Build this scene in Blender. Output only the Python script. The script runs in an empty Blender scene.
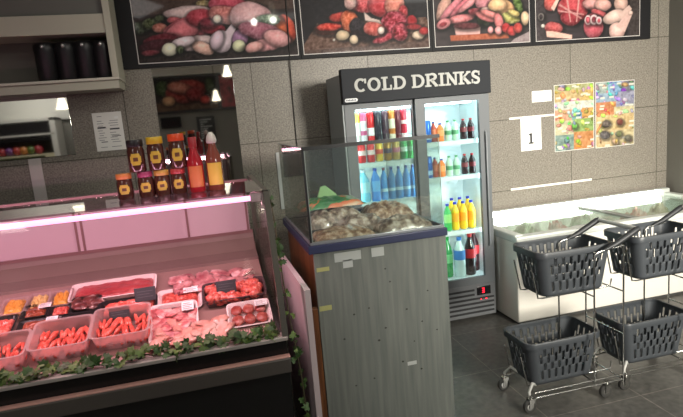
import bpy, bmesh, math, random
import numpy as np
from mathutils import Vector, Matrix, noise
R = math.radians
random.seed(7)
scene = bpy.context.scene
COL = scene.collection

# ------------------------------------------------------------------ camera numbers
FPX, YAW, PITCH, ROLL, EYE = 540.0, R(13.53), R(9.66), R(4.85), 1.7
W, H = 683, 417
_f = Vector((math.sin(YAW)*math.cos(PITCH), math.cos(YAW)*math.cos(PITCH), -math.sin(PITCH)))
_r0 = Vector((math.cos(YAW), -math.sin(YAW), 0))
_u0 = _r0.cross(_f)
_r = math.cos(ROLL)*_r0 - math.sin(ROLL)*_u0
_u = math.sin(ROLL)*_r0 + math.cos(ROLL)*_u0
def ray(x, y): return _f + ((x-W/2)/FPX)*_r - ((y-H/2)/FPX)*_u
def atY(x, y, Y):
    d = ray(x, y); t = Y/d.y
    return Vector((d.x*t, Y, EYE+d.z*t))
def atZ(x, y, Z):
    d = ray(x, y); t = (Z-EYE)/d.z
    return Vector((d.x*t, d.y*t, Z))
_rn, _un, _fn = np.array(_r), np.array(_u), np.array(_f)
def proj_np(P):
    q = P - np.array([0, 0, EYE]); z = q @ _fn
    return W/2 + FPX*(q @ _rn)/z, H/2 - FPX*(q @ _un)/z

cd = bpy.data.cameras.new('camera'); cam = bpy.data.objects.new('camera', cd); COL.objects.link(cam)
cd.sensor_fit = 'HORIZONTAL'; cd.sensor_width = 36; cd.lens = 36*FPX/W; cd.clip_start = 0.02
M3 = Matrix((_r, _u, -_f)).transposed()
cam.matrix_world = Matrix.Translation((0, 0, EYE)) @ M3.to_4x4()
scene.camera = cam
vs = scene.view_settings
vs.view_transform = 'Standard'; vs.look = 'None'; vs.gamma = 1; vs.use_curve_mapping = False; vs.exposure = 0.0

# ------------------------------------------------------------------ materials
def srgb(c):
    return tuple((v/255/12.92 if v/255 <= .04045 else ((v/255+.055)/1.055)**2.4) for v in c[:3])
def new_mat(name):
    m = bpy.data.materials.new(name); m.use_nodes = True
    nt = m.node_tree
    return m, nt, nt.nodes['Principled BSDF'], nt.nodes['Material Output']
_mats = {}
def mat(c, rough=.5, metal=0., coat=0., spec=.5, bump=0., bscale=60., var=0., vscale=12., trans=0., emit=None, estr=0., alpha=1.):
    key = (tuple(c), rough, metal, coat, spec, bump, bscale, var, vscale, trans, emit, estr, alpha)
    if key in _mats: return _mats[key]
    m, nt, b, out = new_mat('surface_%d' % len(_mats))
    col = srgb(c)
    b.inputs['Base Color'].default_value = (*col, 1); b.inputs['Roughness'].default_value = rough
    b.inputs['Metallic'].default_value = metal; b.inputs['Coat Weight'].default_value = coat
    b.inputs['Specular IOR Level'].default_value = spec
    b.inputs['Transmission Weight'].default_value = trans; b.inputs['Alpha'].default_value = alpha
    if emit: b.inputs['Emission Color'].default_value = (*srgb(emit), 1); b.inputs['Emission Strength'].default_value = estr
    if bump or var:
        tc = nt.nodes.new('ShaderNodeTexCoord')
        if var:
            n = nt.nodes.new('ShaderNodeTexNoise'); n.inputs['Scale'].default_value = vscale; n.inputs['Detail'].default_value = 4
            nt.links.new(tc.outputs['Object'], n.inputs['Vector'])
            r = nt.nodes.new('ShaderNodeValToRGB')
            r.color_ramp.elements[0].position = .3; r.color_ramp.elements[1].position = .7
            r.color_ramp.elements[0].color = (*[v*(1-var) for v in col], 1)
            r.color_ramp.elements[1].color = (*[min(1, v*(1+var)) for v in col], 1)
            nt.links.new(n.outputs['Fac'], r.inputs['Fac']); nt.links.new(r.outputs['Color'], b.inputs['Base Color'])
        if bump:
            n = nt.nodes.new('ShaderNodeTexNoise'); n.inputs['Scale'].default_value = bscale; n.inputs['Detail'].default_value = 3
            nt.links.new(tc.outputs['Object'], n.inputs['Vector'])
            bp = nt.nodes.new('ShaderNodeBump'); bp.inputs['Strength'].default_value = bump; bp.inputs['Distance'].default_value = .004
            nt.links.new(n.outputs['Fac'], bp.inputs['Height']); nt.links.new(bp.outputs['Normal'], b.inputs['Normal'])
    _mats[key] = m
    return m
def ramp_mat(name, stops, scale, kind='noise', rough=.5, coat=0., stretch=(1, 1, 1), bump=0., detail=5., dist=0.):
    m, nt, b, out = new_mat(name)
    tc = nt.nodes.new('ShaderNodeTexCoord'); mp = nt.nodes.new('ShaderNodeMapping'); mp.inputs['Scale'].default_value = stretch
    nt.links.new(tc.outputs['Object'], mp.inputs['Vector'])
    if kind == 'noise':
        n = nt.nodes.new('ShaderNodeTexNoise'); n.inputs['Detail'].default_value = detail; n.inputs['Distortion'].default_value = dist; o = 'Fac'
    else:
        n = nt.nodes.new('ShaderNodeTexVoronoi'); o = 'Distance'
    n.inputs['Scale'].default_value = scale
    nt.links.new(mp.outputs['Vector'], n.inputs['Vector'])
    r = nt.nodes.new('ShaderNodeValToRGB'); cr = r.color_ramp
    while len(cr.elements) < len(stops): cr.elements.new(.5)
    for e, (p, c) in zip(cr.elements, stops): e.position = p; e.color = (*srgb(c), 1)
    nt.links.new(n.outputs[o], r.inputs['Fac']); nt.links.new(r.outputs['Color'], b.inputs['Base Color'])
    b.inputs['Roughness'].default_value = rough; b.inputs['Coat Weight'].default_value = coat
    if bump:
        bp = nt.nodes.new('ShaderNodeBump'); bp.inputs['Strength'].default_value = bump; bp.inputs['Distance'].default_value = .004
        nt.links.new(n.outputs[o], bp.inputs['Height']); nt.links.new(bp.outputs['Normal'], b.inputs['Normal'])
    return m
def glass_mat(name, tint=(255, 255, 255), refl=.06, rough=.02, haze=0., hazecol=(230, 235, 235)):
    # thin pane: clear transmission plus a fresnel-weighted mirror, with an optional film of dirt
    m, nt, b, out = new_mat(name)
    nt.nodes.remove(b)
    tr = nt.nodes.new('ShaderNodeBsdfTransparent'); tr.inputs['Color'].default_value = (*srgb(tint), 1)
    gl = nt.nodes.new('ShaderNodeBsdfGlossy'); gl.inputs['Roughness'].default_value = rough
    lw = nt.nodes.new('ShaderNodeFresnel')
    ge = nt.nodes.new('ShaderNodeNewGeometry'); mr = nt.nodes.new('ShaderNodeMapRange')   # same index seen from either side of the pane
    mr.inputs['To Min'].default_value = 1.45; mr.inputs['To Max'].default_value = 1/1.45
    nt.links.new(ge.outputs['Backfacing'], mr.inputs['Value']); nt.links.new(mr.outputs[0], lw.inputs['IOR'])
    mth = nt.nodes.new('ShaderNodeMath'); mth.operation = 'MULTIPLY'; mth.inputs[1].default_value = refl/.034; mth.use_clamp = True
    nt.links.new(lw.outputs[0], mth.inputs[0])
    mx = nt.nodes.new('ShaderNodeMixShader'); nt.links.new(mth.outputs[0], mx.inputs[0])
    nt.links.new(tr.outputs[0], mx.inputs[1]); nt.links.new(gl.outputs[0], mx.inputs[2])
    last = mx
    if haze:
        df = nt.nodes.new('ShaderNodeBsdfDiffuse'); df.inputs['Color'].default_value = (*srgb(hazecol), 1)
        tl = nt.nodes.new('ShaderNodeBsdfTranslucent'); tl.inputs['Color'].default_value = (*srgb(hazecol), 1)
        ad = nt.nodes.new('ShaderNodeMixShader'); ad.inputs[0].default_value = .5
        nt.links.new(df.outputs[0], ad.inputs[1]); nt.links.new(tl.outputs[0], ad.inputs[2])
        m2 = nt.nodes.new('ShaderNodeMixShader'); m2.inputs[0].default_value = haze
        nt.links.new(mx.outputs[0], m2.inputs[1]); nt.links.new(ad.outputs[0], m2.inputs[2]); last = m2
    nt.links.new(last.outputs[0], out.inputs['Surface'])
    return m
def vcol_mat(name, rough=.35, coat=0., spec=.25):
    m, nt, b, out = new_mat(name)
    a = nt.nodes.new('ShaderNodeVertexColor'); a.layer_name = 'print'
    nt.links.new(a.outputs['Color'], b.inputs['Base Color'])
    b.inputs['Roughness'].default_value = rough; b.inputs['Coat Weight'].default_value = coat; b.inputs['Coat Roughness'].default_value = .05; b.inputs['Specular IOR Level'].default_value = spec
    return m

# ------------------------------------------------------------------ mesh builder
class MB:
    def __init__(s): s.v = []; s.f = []; s.ang = 50; s.bev = False
    def add(s, vs, fs):
        o = len(s.v); s.v += [tuple(v) for v in vs]; s.f += [tuple(i+o for i in f) for f in fs]; return s
    def box(s, x0, x1, y0, y1, z0, z1, bev=0.):
        if bev <= 0:
            return s.add([(x, y, z) for z in (z0, z1) for y in (y0, y1) for x in (x0, x1)],
                         [(0, 2, 3, 1), (4, 5, 7, 6), (0, 1, 5, 4), (2, 6, 7, 3), (0, 4, 6, 2), (1, 3, 7, 5)])
        b = min(bev, .49*abs(x1-x0), .49*abs(y1-y0), .49*abs(z1-z0))
        s.bev = True
        bm = bmesh.new(); bmesh.ops.create_cube(bm, size=1)
        for v in bm.verts: v.co = Vector(((x0+x1)/2+v.co.x*(x1-x0), (y0+y1)/2+v.co.y*(y1-y0), (z0+z1)/2+v.co.z*(z1-z0)))
        bmesh.ops.bevel(bm, geom=bm.edges[:], offset=b, segments=2, affect='EDGES', profile=.5)
        return s.bm(bm)
    def bm(s, bm, M=None):
        bm.verts.index_update()
        vs = [(M @ v.co if M else v.co.copy()) for v in bm.verts]
        s.add(vs, [[v.index for v in f.verts] for f in bm.faces]); bm.free(); return s
    def lathe(s, prof, n=20, c=(0, 0, 0), axis='z', cap=True, M=None):
        vs = []; fs = []
        for (r, z) in prof:
            for k in range(n):
                a = 2*math.pi*k/n; p = Vector((r*math.cos(a), r*math.sin(a), z))
                if axis == 'x': p = Vector((p.z, p.x, p.y))
                if axis == 'y': p = Vector((p.x, p.z, p.y))
                if M: p = M @ p
                vs.append(p+Vector(c))
        for i in range(len(prof)-1):
            for k in range(n):
                fs.append((i*n+k, i*n+(k+1) % n, (i+1)*n+(k+1) % n, (i+1)*n+k))
        if cap: fs.append(tuple(range(n))[::-1]); fs.append(tuple(range((len(prof)-1)*n, len(prof)*n)))
        return s.add(vs, fs)
    def tube(s, pts, r, n=8, closed=False):
        pts = [Vector(p) for p in pts]; vs = []; fs = []; m = len(pts); prev = None
        for i, p in enumerate(pts):
            if closed: t = (pts[(i+1) % m]-pts[i-1]).normalized()
            else: t = (pts[min(i+1, m-1)]-pts[max(i-1, 0)]).normalized()
            if prev is None:
                a = Vector((0, 0, 1)) if abs(t.z) < .9 else Vector((1, 0, 0))
                nrm = t.cross(a).normalized()
            else:
                nrm = (prev - t*prev.dot(t)); nrm = nrm.normalized() if nrm.length > 1e-6 else prev
            prev = nrm; bn = t.cross(nrm); rr = r[i] if isinstance(r, (list, tuple)) else r
            vs += [p+rr*(math.cos(2*math.pi*k/n)*nrm+math.sin(2*math.pi*k/n)*bn) for k in range(n)]
        for i in range(m if closed else m-1):
            j = (i+1) % m
            fs += [(i*n+k, i*n+(k+1) % n, j*n+(k+1) % n, j*n+k) for k in range(n)]
        if not closed: fs += [tuple(range(n))[::-1], tuple(range((m-1)*n, m*n))]
        return s.add(vs, fs)
    def prism(s, poly, d0, d1, plane='xz'):
        # polygon in a plane, extruded along the third axis from d0 to d1
        def P(a, b, d): return {'xz': (a, d, b), 'xy': (a, b, d), 'yz': (d, a, b)}[plane]
        n = len(poly)
        vs = [P(a, b, d0) for a, b in poly]+[P(a, b, d1) for a, b in poly]
        fs = [tuple(range(n)), tuple(range(n, 2*n))[::-1]]+[(i, n+i, n+(i+1) % n, (i+1) % n) for i in range(n)]
        return s.add(vs, fs)
    def sph(s, c, r, sc=(1, 1, 1), seg=14, rings=9, rot=None, lump=0., ls=6., seed=0):
        bm = bmesh.new(); bmesh.ops.create_uvsphere(bm, u_segments=seg, v_segments=rings, radius=1)
        for v in bm.verts:
            k = 1+lump*noise.noise(v.co*ls*.4+Vector((seed*3.1, seed*1.7, seed)))
            p = Vector((v.co.x*sc[0], v.co.y*sc[1], v.co.z*sc[2]))*r*k
            if rot: p = rot @ p
            v.co = p+Vector(c)
        return s.bm(bm)
    def build(s, name, m, parent=None, smooth=True, off=None, angle=None):
        angle = angle or (21.5 if s.bev else 50)
        me = bpy.data.meshes.new(name); o = Vector(off) if off is not None else Vector((0, 0, 0))
        me.from_pydata([tuple(Vector(v)-o) for v in s.v], [], s.f)
        bm = bmesh.new(); bm.from_mesh(me); bmesh.ops.recalc_face_normals(bm, faces=bm.faces[:])
        if smooth:
            for f in bm.faces: f.smooth = True
            for e in bm.edges:
                if len(e.link_faces) == 2 and e.calc_face_angle(0) > R(angle): e.smooth = False
        bm.to_mesh(me); bm.free()
        me.materials.append(m)
        ob = bpy.data.objects.new(name, me); COL.objects.link(ob)
        if parent: ob.parent = parent
        return ob
def tag(o, label=None, cat=None, group=None, kind=None):
    if label: o['label'] = label
    if cat: o['category'] = cat
    if group: o['group'] = group
    if kind: o['kind'] = kind
    return o
def thing(name, label, cat, loc=(0, 0, 0), rot=(0, 0, 0), group=None):
    o = bpy.data.objects.new(name, None); COL.objects.link(o); o.empty_display_size = .05
    o.location = loc; o.rotation_euler = rot
    return tag(o, label, cat, group)
def copy_tree(o, parent=None):
    c = o.copy(); COL.objects.link(c); c.parent = parent
    for ch in list(o.children): copy_tree(ch, c)
    return c
def dup(o, loc, label=None, rot=None, group=None):
    c = copy_tree(o); c.location = loc
    if rot is not None: c.rotation_euler = rot
    if label: c['label'] = label
    if group: c['group'] = group
    return c
def struct(name, mb, m): return tag(mb.build(name, m, smooth=False), kind='structure')

YW = 4.38          # back wall plane
CHROME = mat((190, 190, 186), .22, 1.)
STEEL = mat((150, 152, 150), .35, 1.)
BLACK = mat((18, 18, 19), .45)
BLACKPL = mat((30, 31, 33), .5, bump=.15, bscale=300)
WHITE = mat((225, 224, 218), .5)
PAPER = mat((222, 220, 214), .7)
INK = mat((50, 50, 52), .8)

# ------------------------------------------------------------------ setting
def granite(name, base, rough):
    m, nt, b, out = new_mat(name)
    tc = nt.nodes.new('ShaderNodeTexCoord')
    n1 = nt.nodes.new('ShaderNodeTexNoise'); n1.inputs['Scale'].default_value = 95; n1.inputs['Detail'].default_value = 3
    n2 = nt.nodes.new('ShaderNodeTexVoronoi'); n2.inputs['Scale'].default_value = 70
    nt.links.new(tc.outputs['Object'], n1.inputs['Vector']); nt.links.new(tc.outputs['Object'], n2.inputs['Vector'])
    r = nt.nodes.new('ShaderNodeValToRGB'); cr = r.color_ramp; cr.elements.new(.5)
    for e, (p, k) in zip(cr.elements, ((.3, .62), (.5, 1.), (.7, 1.38))): e.position = p; e.color = (*[v*k for v in srgb(base)], 1)
    nt.links.new(n1.outputs['Fac'], r.inputs['Fac'])
    r2 = nt.nodes.new('ShaderNodeValToRGB'); r2.color_ramp.elements[0].color = (.75, .75, .75, 1); r2.color_ramp.elements[0].position = .1; r2.color_ramp.elements[1].position = .55
    nt.links.new(n2.outputs['Distance'], r2.inputs['Fac'])
    mx = nt.nodes.new('ShaderNodeMix'); mx.data_type = 'RGBA'; mx.blend_type = 'MULTIPLY'; mx.inputs[0].default_value = 1
    nt.links.new(r.outputs['Color'], mx.inputs[6]); nt.links.new(r2.outputs['Color'], mx.inputs[7])
    # tile joints: every 0.64 m up the wall, every 0.96 m along it
    sx = nt.nodes.new('ShaderNodeSeparateXYZ'); nt.links.new(tc.outputs['Object'], sx.inputs[0])
    cb = nt.nodes.new('ShaderNodeCombineXYZ')
    ad = nt.nodes.new('ShaderNodeMath'); ad.operation = 'ADD'; nt.links.new(sx.outputs[0], ad.inputs[0]); nt.links.new(sx.outputs[1], ad.inputs[1])
    sb = nt.nodes.new('ShaderNodeMath'); sb.operation = 'ADD'; sb.inputs[1].default_value = .375; nt.links.new(sx.outputs[2], sb.inputs[0])
    nt.links.new(ad.outputs[0], cb.inputs[0]); nt.links.new(sb.outputs[0], cb.inputs[1])
    br = nt.nodes.new('ShaderNodeTexBrick'); br.offset = 0
    br.inputs['Scale'].default_value = 1; br.inputs['Brick Width'].default_value = .96; br.inputs['Row Height'].default_value = .64
    br.inputs['Mortar Size'].default_value = .0035; br.inputs['Mortar Smooth'].default_value = 0
    br.inputs['Color1'].default_value = (1, 1, 1, 1); br.inputs['Color2'].default_value = (.93, .93, .93, 1); br.inputs['Mortar'].default_value = (.36, .35, .33, 1)
    nt.links.new(cb.outputs[0], br.inputs['Vector'])
    m2 = nt.nodes.new('ShaderNodeMix'); m2.data_type = 'RGBA'; m2.blend_type = 'MULTIPLY'; m2.inputs[0].default_value = 1
    nt.links.new(mx.outputs[2], m2.inputs[6]); nt.links.new(br.outputs['Color'], m2.inputs[7])
    nt.links.new(m2.outputs[2], b.inputs['Base Color'])
    b.inputs['Roughness'].default_value = rough; b.inputs['Specular IOR Level'].default_value = .3
    return m
def floor_mat():
    m, nt, b, out = new_mat('floor_tile')
    tc = nt.nodes.new('ShaderNodeTexCoord')
    n1 = nt.nodes.new('ShaderNodeTexNoise'); n1.inputs['Scale'].default_value = 25; n1.inputs['Detail'].default_value = 6
    nt.links.new(tc.outputs['Object'], n1.inputs['Vector'])
    r = nt.nodes.new('ShaderNodeValToRGB')
    r.color_ramp.elements[0].position = .3; r.color_ramp.elements[0].color = (*srgb((68, 67, 64)), 1)
    r.color_ramp.elements[1].position = .75; r.color_ramp.elements[1].color = (*srgb((98, 96, 91)), 1)
    nt.links.new(n1.outputs['Fac'], r.inputs['Fac'])
    mp = nt.nodes.new('ShaderNodeMapping'); mp.inputs['Location'].default_value = (.18, .03, 0); nt.links.new(tc.outputs['Object'], mp.inputs[0])
    br = nt.nodes.new('ShaderNodeTexBrick'); br.offset = 0; br.inputs['Scale'].default_value = 1
    br.inputs['Brick Width'].default_value = .6; br.inputs['Row Height'].default_value = .6; br.inputs['Mortar Size'].default_value = .003
    br.inputs['Color1'].default_value = (1, 1, 1, 1); br.inputs['Color2'].default_value = (.9, .9, .9, 1); br.inputs['Mortar'].default_value = (2.2, 2.1, 2.0, 1)
    nt.links.new(mp.outputs[0], br.inputs['Vector'])
    mx = nt.nodes.new('ShaderNodeMix'); mx.data_type = 'RGBA'; mx.blend_type = 'MULTIPLY'; mx.inputs[0].default_value = 1
    nt.links.new(r.outputs['Color'], mx.inputs[6]); nt.links.new(br.outputs['Color'], mx.inputs[7])
    nt.links.new(mx.outputs[2], b.inputs['Base Color']); b.inputs['Roughness'].default_value = .38
    return m
GRAN = granite('granite_tile', (128, 122, 112), .42)
PLASTER = mat((120, 117, 110), .9, bump=.1, bscale=40)
CEILM = mat((170, 168, 160), .9)
struct('floor', MB().box(-4.6, 5.2, -3.0, YW+.2, -.1, 0), floor_mat())
struct('wall_back', MB().box(-4.6, 5.2, YW, YW+.2, 0, 3.2), GRAN)
struct('wall_right', MB().box(4.45, 4.65, -1.2, YW, 0, 3.2), PLASTER)
struct('trim_1', MB().box(4.38, 4.45, 4.0, YW, 0, 3.2), PLASTER)
struct('wall_left', MB().box(-4.6, -4.4, -3.0, YW, 0, 3.2), PLASTER)
struct('ceiling', MB().box(-4.6, 5.2, -3.0, YW+.2, 3.2, 3.35), CEILM)
struct('wall_front', MB().box(-4.4, 1.1, -2.72, -2.52, 0, 3.2), PLASTER)
# pale strips put on two tile joints in place of light glinting there
for nm, (a, b_) , z in (('joint_glint_1', (2.655, 3.515), .912), ('joint_glint_2', (2.66, 3.125), 1.552)):
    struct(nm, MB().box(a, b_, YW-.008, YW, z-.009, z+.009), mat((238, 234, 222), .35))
# ------------------------------------------------------------------ printed pictures
_rs = np.random.RandomState(3)
_tab = _rs.rand(256, 256)
def vnoise(x, y, s, seed=0):
    x = x/s+seed*13.7; y = y/s+seed*7.3
    xi = np.floor(x).astype(int); yi = np.floor(y).astype(int); fx = x-xi; fy = y-yi
    fx = fx*fx*(3-2*fx); fy = fy*fy*(3-2*fy)
    g = lambda a, b: _tab[a % 256, b % 256]
    return (g(xi, yi)*(1-fx)+g(xi+1, yi)*fx)*(1-fy)+(g(xi, yi+1)*(1-fx)+g(xi+1, yi+1)*fx)*fy
def paint(x, y, shapes, bg, soft=.7):
    """flat artwork: ovals E(cx,cy,rx,ry,deg,colour,marbling) and polygons P(points,colour,marbling)"""
    img = np.zeros(x.shape+(3,)); img[:] = bg
    img *= (.75+.5*vnoise(x, y*2.5, 9, 1))[..., None]
    for k, s in enumerate(shapes):
        mar = .0
        if s[0] == 'E':
            _, cx, cy, rx, ry, dg, c = s[:7]; mar = s[7] if len(s) > 7 else .3
            a = math.radians(dg); dx, dy = x-cx, y-cy
            u = (dx*math.cos(a)+dy*math.sin(a))/rx; v = (-dx*math.sin(a)+dy*math.cos(a))/ry
            d = np.sqrt(u*u+v*v)+1e-6; wob = .16*(vnoise(x, y, min(rx, ry)*.9, k)-.5)
            al = np.clip((1-d+wob)*min(rx, ry)/soft+.5, 0, 1); d2 = np.sqrt(((x-cx-.8)*math.cos(a)+(y-cy-1)*math.sin(a))**2/rx**2+((-(x-cx-.8)*math.sin(a)+(y-cy-1)*math.cos(a))/ry)**2); img = img*(1-.5*np.clip(1.15-(d2-1)*min(rx, ry)/2.2, 0, 1)*(min(rx, ry) > 2.6))[..., None]; tone = 1.16-.42*d*d-.20*(v*math.cos(a)+u*math.sin(a))
        else:
            _, pts, c = s[:3]; mar = s[3] if len(s) > 3 else .2
            sd = np.full(x.shape, 1e9); ins = np.zeros(x.shape, bool); n = len(pts)
            for i in range(n):
                (ax, ay), (bx, by) = pts[i], pts[(i+1) % n]
                ex, ey = bx-ax, by-ay; t = np.clip(((x-ax)*ex+(y-ay)*ey)/(ex*ex+ey*ey), 0, 1)
                sd = np.minimum(sd, np.hypot(x-ax-t*ex, y-ay-t*ey))
                cnd = (ay > y) != (by > y)
                with np.errstate(all='ignore'): ins ^= cnd & (x < (bx-ax)*(y-ay)/(by-ay if by != ay else 1e-9)+ax)
            al = np.clip(np.where(ins, sd, -sd)/soft+.5, 0, 1); tone = 1.
        ma = .9*(vnoise(x+.6*y, y-.5*x, 2.4, k+20)-.5)+1.1*(.5-np.abs(vnoise(x, y, 3.2, k+31)-.5)*3.2)*.5+.7*(vnoise(x, y, 1.1, k+50)-.5)
        col = np.array(c, float)[None, :]*np.ones(x.shape+(1,))*(tone*np.ones(x.shape))[..., None]
        col = col+(mar*110*ma)[..., None]
        img = img*(1-al[..., None])+col*al[..., None]
    return np.clip(img, 3, 250)
def picture(name, x0, x1, z0, z1, Y, fn, parent, nx, nz, local=False):
    """a printed sheet on the wall: a fine grid whose vertices carry the colours of the artwork"""
    X, Z = np.meshgrid(np.linspace(x0, x1, nx), np.linspace(z0, z1, nz))
    P = np.stack([X, np.full_like(X, Y), Z], -1)
    px, py = proj_np(P) if not local else ((X-x0)/(x1-x0)*100, (z1-Z)/(z1-z0)*40)
    img = fn(px, py)
    lin = np.where(img/255 <= .04045, img/255/12.92, ((img/255+.055)/1.055)**2.4)
    me = bpy.data.meshes.new(name)
    idx = np.arange(nx*nz).reshape(nz, nx)
    faces = np.stack([idx[:-1, :-1], idx[:-1, 1:], idx[1:, 1:], idx[1:, :-1]], -1).reshape(-1, 4)
    me.from_pydata(P.reshape(-1, 3).tolist(), [], faces.tolist())
    at_ = me.color_attributes.new('print', 'FLOAT_COLOR', 'POINT')
    at_.data.foreach_set('color', np.concatenate([lin.reshape(-1, 3), np.ones((nx*nz, 1))], 1).ravel())
    o = bpy.data.objects.new(name, me); COL.objects.link(o); o.parent = parent
    me.materials.append(PRINT if parent is None or 'menu' in parent.name or 'board' in parent.name else PRINTM)
    return o
PRINT = vcol_mat('glossy_print', .6, .3); PRINTM = vcol_mat('matt_print', .5)
E_ = lambda *a: ('E',)+a
P_ = lambda *a: ('P',)+a
ART1 = [P_([(125, -30), (302, -30), (302, 8), (125, 16)], (72, 52, 44), .15), P_([(125, 52), (302, 40), (302, 66), (125, 70)], (38, 28, 26)),
        E_(140, 28, 9, 6, 0, (52, 60, 40), .5), E_(152, 24, 10, 6, 0, (66, 74, 44), .6), E_(160, 18, 5, 3, 0, (80, 88, 56), .5), E_(160, 28, 8, 5, 0, (176, 110, 96), .4),
        E_(204, 4, 8, 4, 0, (150, 130, 90), .6), E_(188, 13, 25, 7, -4, (214, 186, 184), .25), E_(175, 21, 8, 4, 10, (176, 84, 90)), E_(192, 27, 28, 11, -12, (200, 96, 108), .25),
        E_(182, 31, 17, 10, -20, (206, 112, 120), .2), E_(201, 18, 15, 9, 5, (168, 56, 70), .35), E_(213, 28, 13, 7, 10, (142, 44, 58), .3), E_(208, 23, 8, 5, 0, (110, 34, 48)),
        E_(160, 40, 18, 6, -10, (96, 24, 36), .3), E_(157, 47, 18, 7, -8, (60, 16, 26), .2), E_(150, 53, 9, 3, -5, (110, 44, 52)), E_(228, 5, 20, 9, 8, (186, 72, 92), .3),
        E_(226, 15, 17, 9, 10, (198, 122, 116), .4), E_(217, 19, 4, 4, 0, (232, 214, 196), .1), E_(196, 43, 17, 7, -14, (222, 196, 194), .2), E_(203, 48, 12, 6, 20, (226, 180, 164), .3), E_(183, 42, 12, 5, -15, (226, 206, 210), .2),
        E_(169.5, 49.5, 7.6, 6.6, -10, (226, 222, 196), .08), E_(180, 50, 4, 4, 0, (60, 70, 44), .5),
        E_(221, 42, 11, 11, -30, (228, 206, 214), .15), P_([(222, 36), (233, 22), (238, 24), (230, 42)], (226, 204, 212), .1), E_(236, 23, 3, 3, 0, (230, 212, 216), .1), E_(217, 40, 6, 10, 20, (222, 194, 206), .1),
        E_(250, 16, 21, 14, 0, (216, 168, 170), .25), E_(240, 39, 8, 9, 10, (154, 112, 146), .2), E_(239, 46, 6.4, 6, 0, (214, 214, 174), .12),
        E_(286, 29, 9, 15, -14, (206, 78, 54), .25), E_(279, 28, 7, 13, -14, (214, 100, 62), .2), E_(268, 20, 13, 6, 0, (96, 116, 92), .6),
        E_(260, 31, 23, 9, 12, (160, 96, 112), .35), E_(266, 45, 22, 6, -9, (218, 150, 152), .25), E_(277, 38, 14, 8, 15, (222, 160, 160), .25), E_(254, 47, 9, 5, -18, (224, 164, 158), .2)]
ART2 = [P_([(302, 60), (302, 48), (318, 22), (424, 16), (432, 22), (432, 55)], (104, 76, 64), .35), P_([(302, 60), (303, 51), (430, 40), (432, 60)], (88, 66, 58), .3),
        P_([(300, -20), (432, -20), (428, 17), (318, 24)], (28, 25, 29), .1), E_(329, 29, 15, 6, -3, (118, 62, 50)), E_(330, 27, 14, 4, -3, (196, 62, 50), .5), E_(345, 33, 9, 6, 0, (40, 22, 26)),
        E_(342, 17, 13, 5, -6, (186, 66, 58), .4), E_(350, 22, 9, 12, -20, (204, 104, 70), .5), E_(358, 28, 8, 10, -25, (34, 28, 34), .3), E_(364, 36, 12, 5, 10, (30, 18, 22), .2),
        E_(366, 4, 18, 9, 0, (190, 70, 76), .7), E_(350, 3, 6, 7, 0, (206, 164, 158), .4), E_(380, 5, 12, 12, 0, (182, 52, 60), .35), E_(395, 5, 10, 11, 0, (206, 122, 106), .4), E_(403, 14, 5, 9, 0, (172, 60, 66), .5),
        E_(394, 25, 14, 14, 10, (150, 44, 60), .8), E_(384, 38, 12, 4, -20, (168, 56, 70), .7), E_(400, 32, 8, 9, 0, (164, 58, 72), .8), P_([(364, 12), (371, 18), (379, 20), (382, 24), (372, 22), (365, 20)], (226, 202, 192), .1),
        E_(374, 29, 11, 7, 10, (196, 92, 84), .5), E_(381, 30.5, 3.2, 3.8, 0, (236, 214, 204), .1), E_(342.5, 35.5, 6.6, 5, -5, (208, 184, 152), .15), E_(354, 39.5, 4.2, 4.4, 0, (222, 198, 168), .15), E_(334, 40, 1.3, 1.3, 0, (210, 200, 190)),
        E_(412, 21, 5, 6, 0, (150, 30, 38)), E_(414, 27, 8, 3, 0, (136, 40, 44)), E_(418.5, 35, 6.2, 4.3, -5, (216, 190, 166), .25), E_(424, 31, 5, 4, 0, (158, 44, 44))]
ART3 = [E_(444, 8, 6, 14, 20, (196, 150, 136), .3), E_(452, 8, 17, 4, -48, (204, 122, 132), .25), E_(462, 6, 17, 3.6, -45, (196, 104, 116), .25), E_(470, 3, 15, 3.2, -40, (212, 136, 140), .25),
        E_(460, 19, 15, 4.2, -10, (206, 122, 124), .3), E_(443.5, 24, 7.5, 5, -25, (206, 130, 134), .2), E_(443, 24.5, 4, 2.4, -25, (140, 54, 62)), E_(484, 3, 9, 8, 0, (186, 120, 128), .3), E_(476, 12, 8, 4, 0, (150, 70, 78), .4), E_(487, 10, 6, 3, 0, (226, 186, 176)),
        E_(484, 20, 7, 6, 0, (56, 62, 44), .4), P_([(450, 35.5), (508, 32.5), (509, 38), (451, 41)], (172, 90, 62), .2), P_([(454, 26), (480.5, 27), (480, 34), (456, 35)], (220, 172, 166), .1), E_(467, 26, 13, 3.6, 0, (86, 38, 42), .2),
        E_(502, 8, 13, 9, 10, (226, 174, 124), .25), E_(497, 5, 9, 6, 0, (232, 186, 140), .2), E_(510, 18, 11, 6, 0, (170, 164, 96), .5), E_(518, 5, 4, 10, -20, (82, 104, 48), .5), E_(514, 13, 6, 3, 20, (198, 176, 110), .4),
        E_(486, 17, 11, 4, 20, (214, 122, 122), .2), E_(490, 14, 10, 3, 20, (218, 132, 128), .2), E_(499, 22, 4.4, 9, -10, (206, 118, 118), .2), E_(490.5, 30, 2.8, 3.4, 0, (230, 158, 158), .1), E_(498.5, 30.5, 3.6, 4, 0, (226, 152, 152), .1),
        E_(506, 28, 4.6, 5, 0, (166, 46, 48), .3), E_(512, 31, 4.6, 5, 0, (178, 56, 56), .3), E_(518, 28, 4.4, 5, 0, (172, 62, 56), .3), E_(525, 18, 4, 7, 0, (220, 186, 152), .2),
        P_([(514, 39), (530, 31), (531, 45), (508, 45)], (150, 134, 134), .2)]
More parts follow.
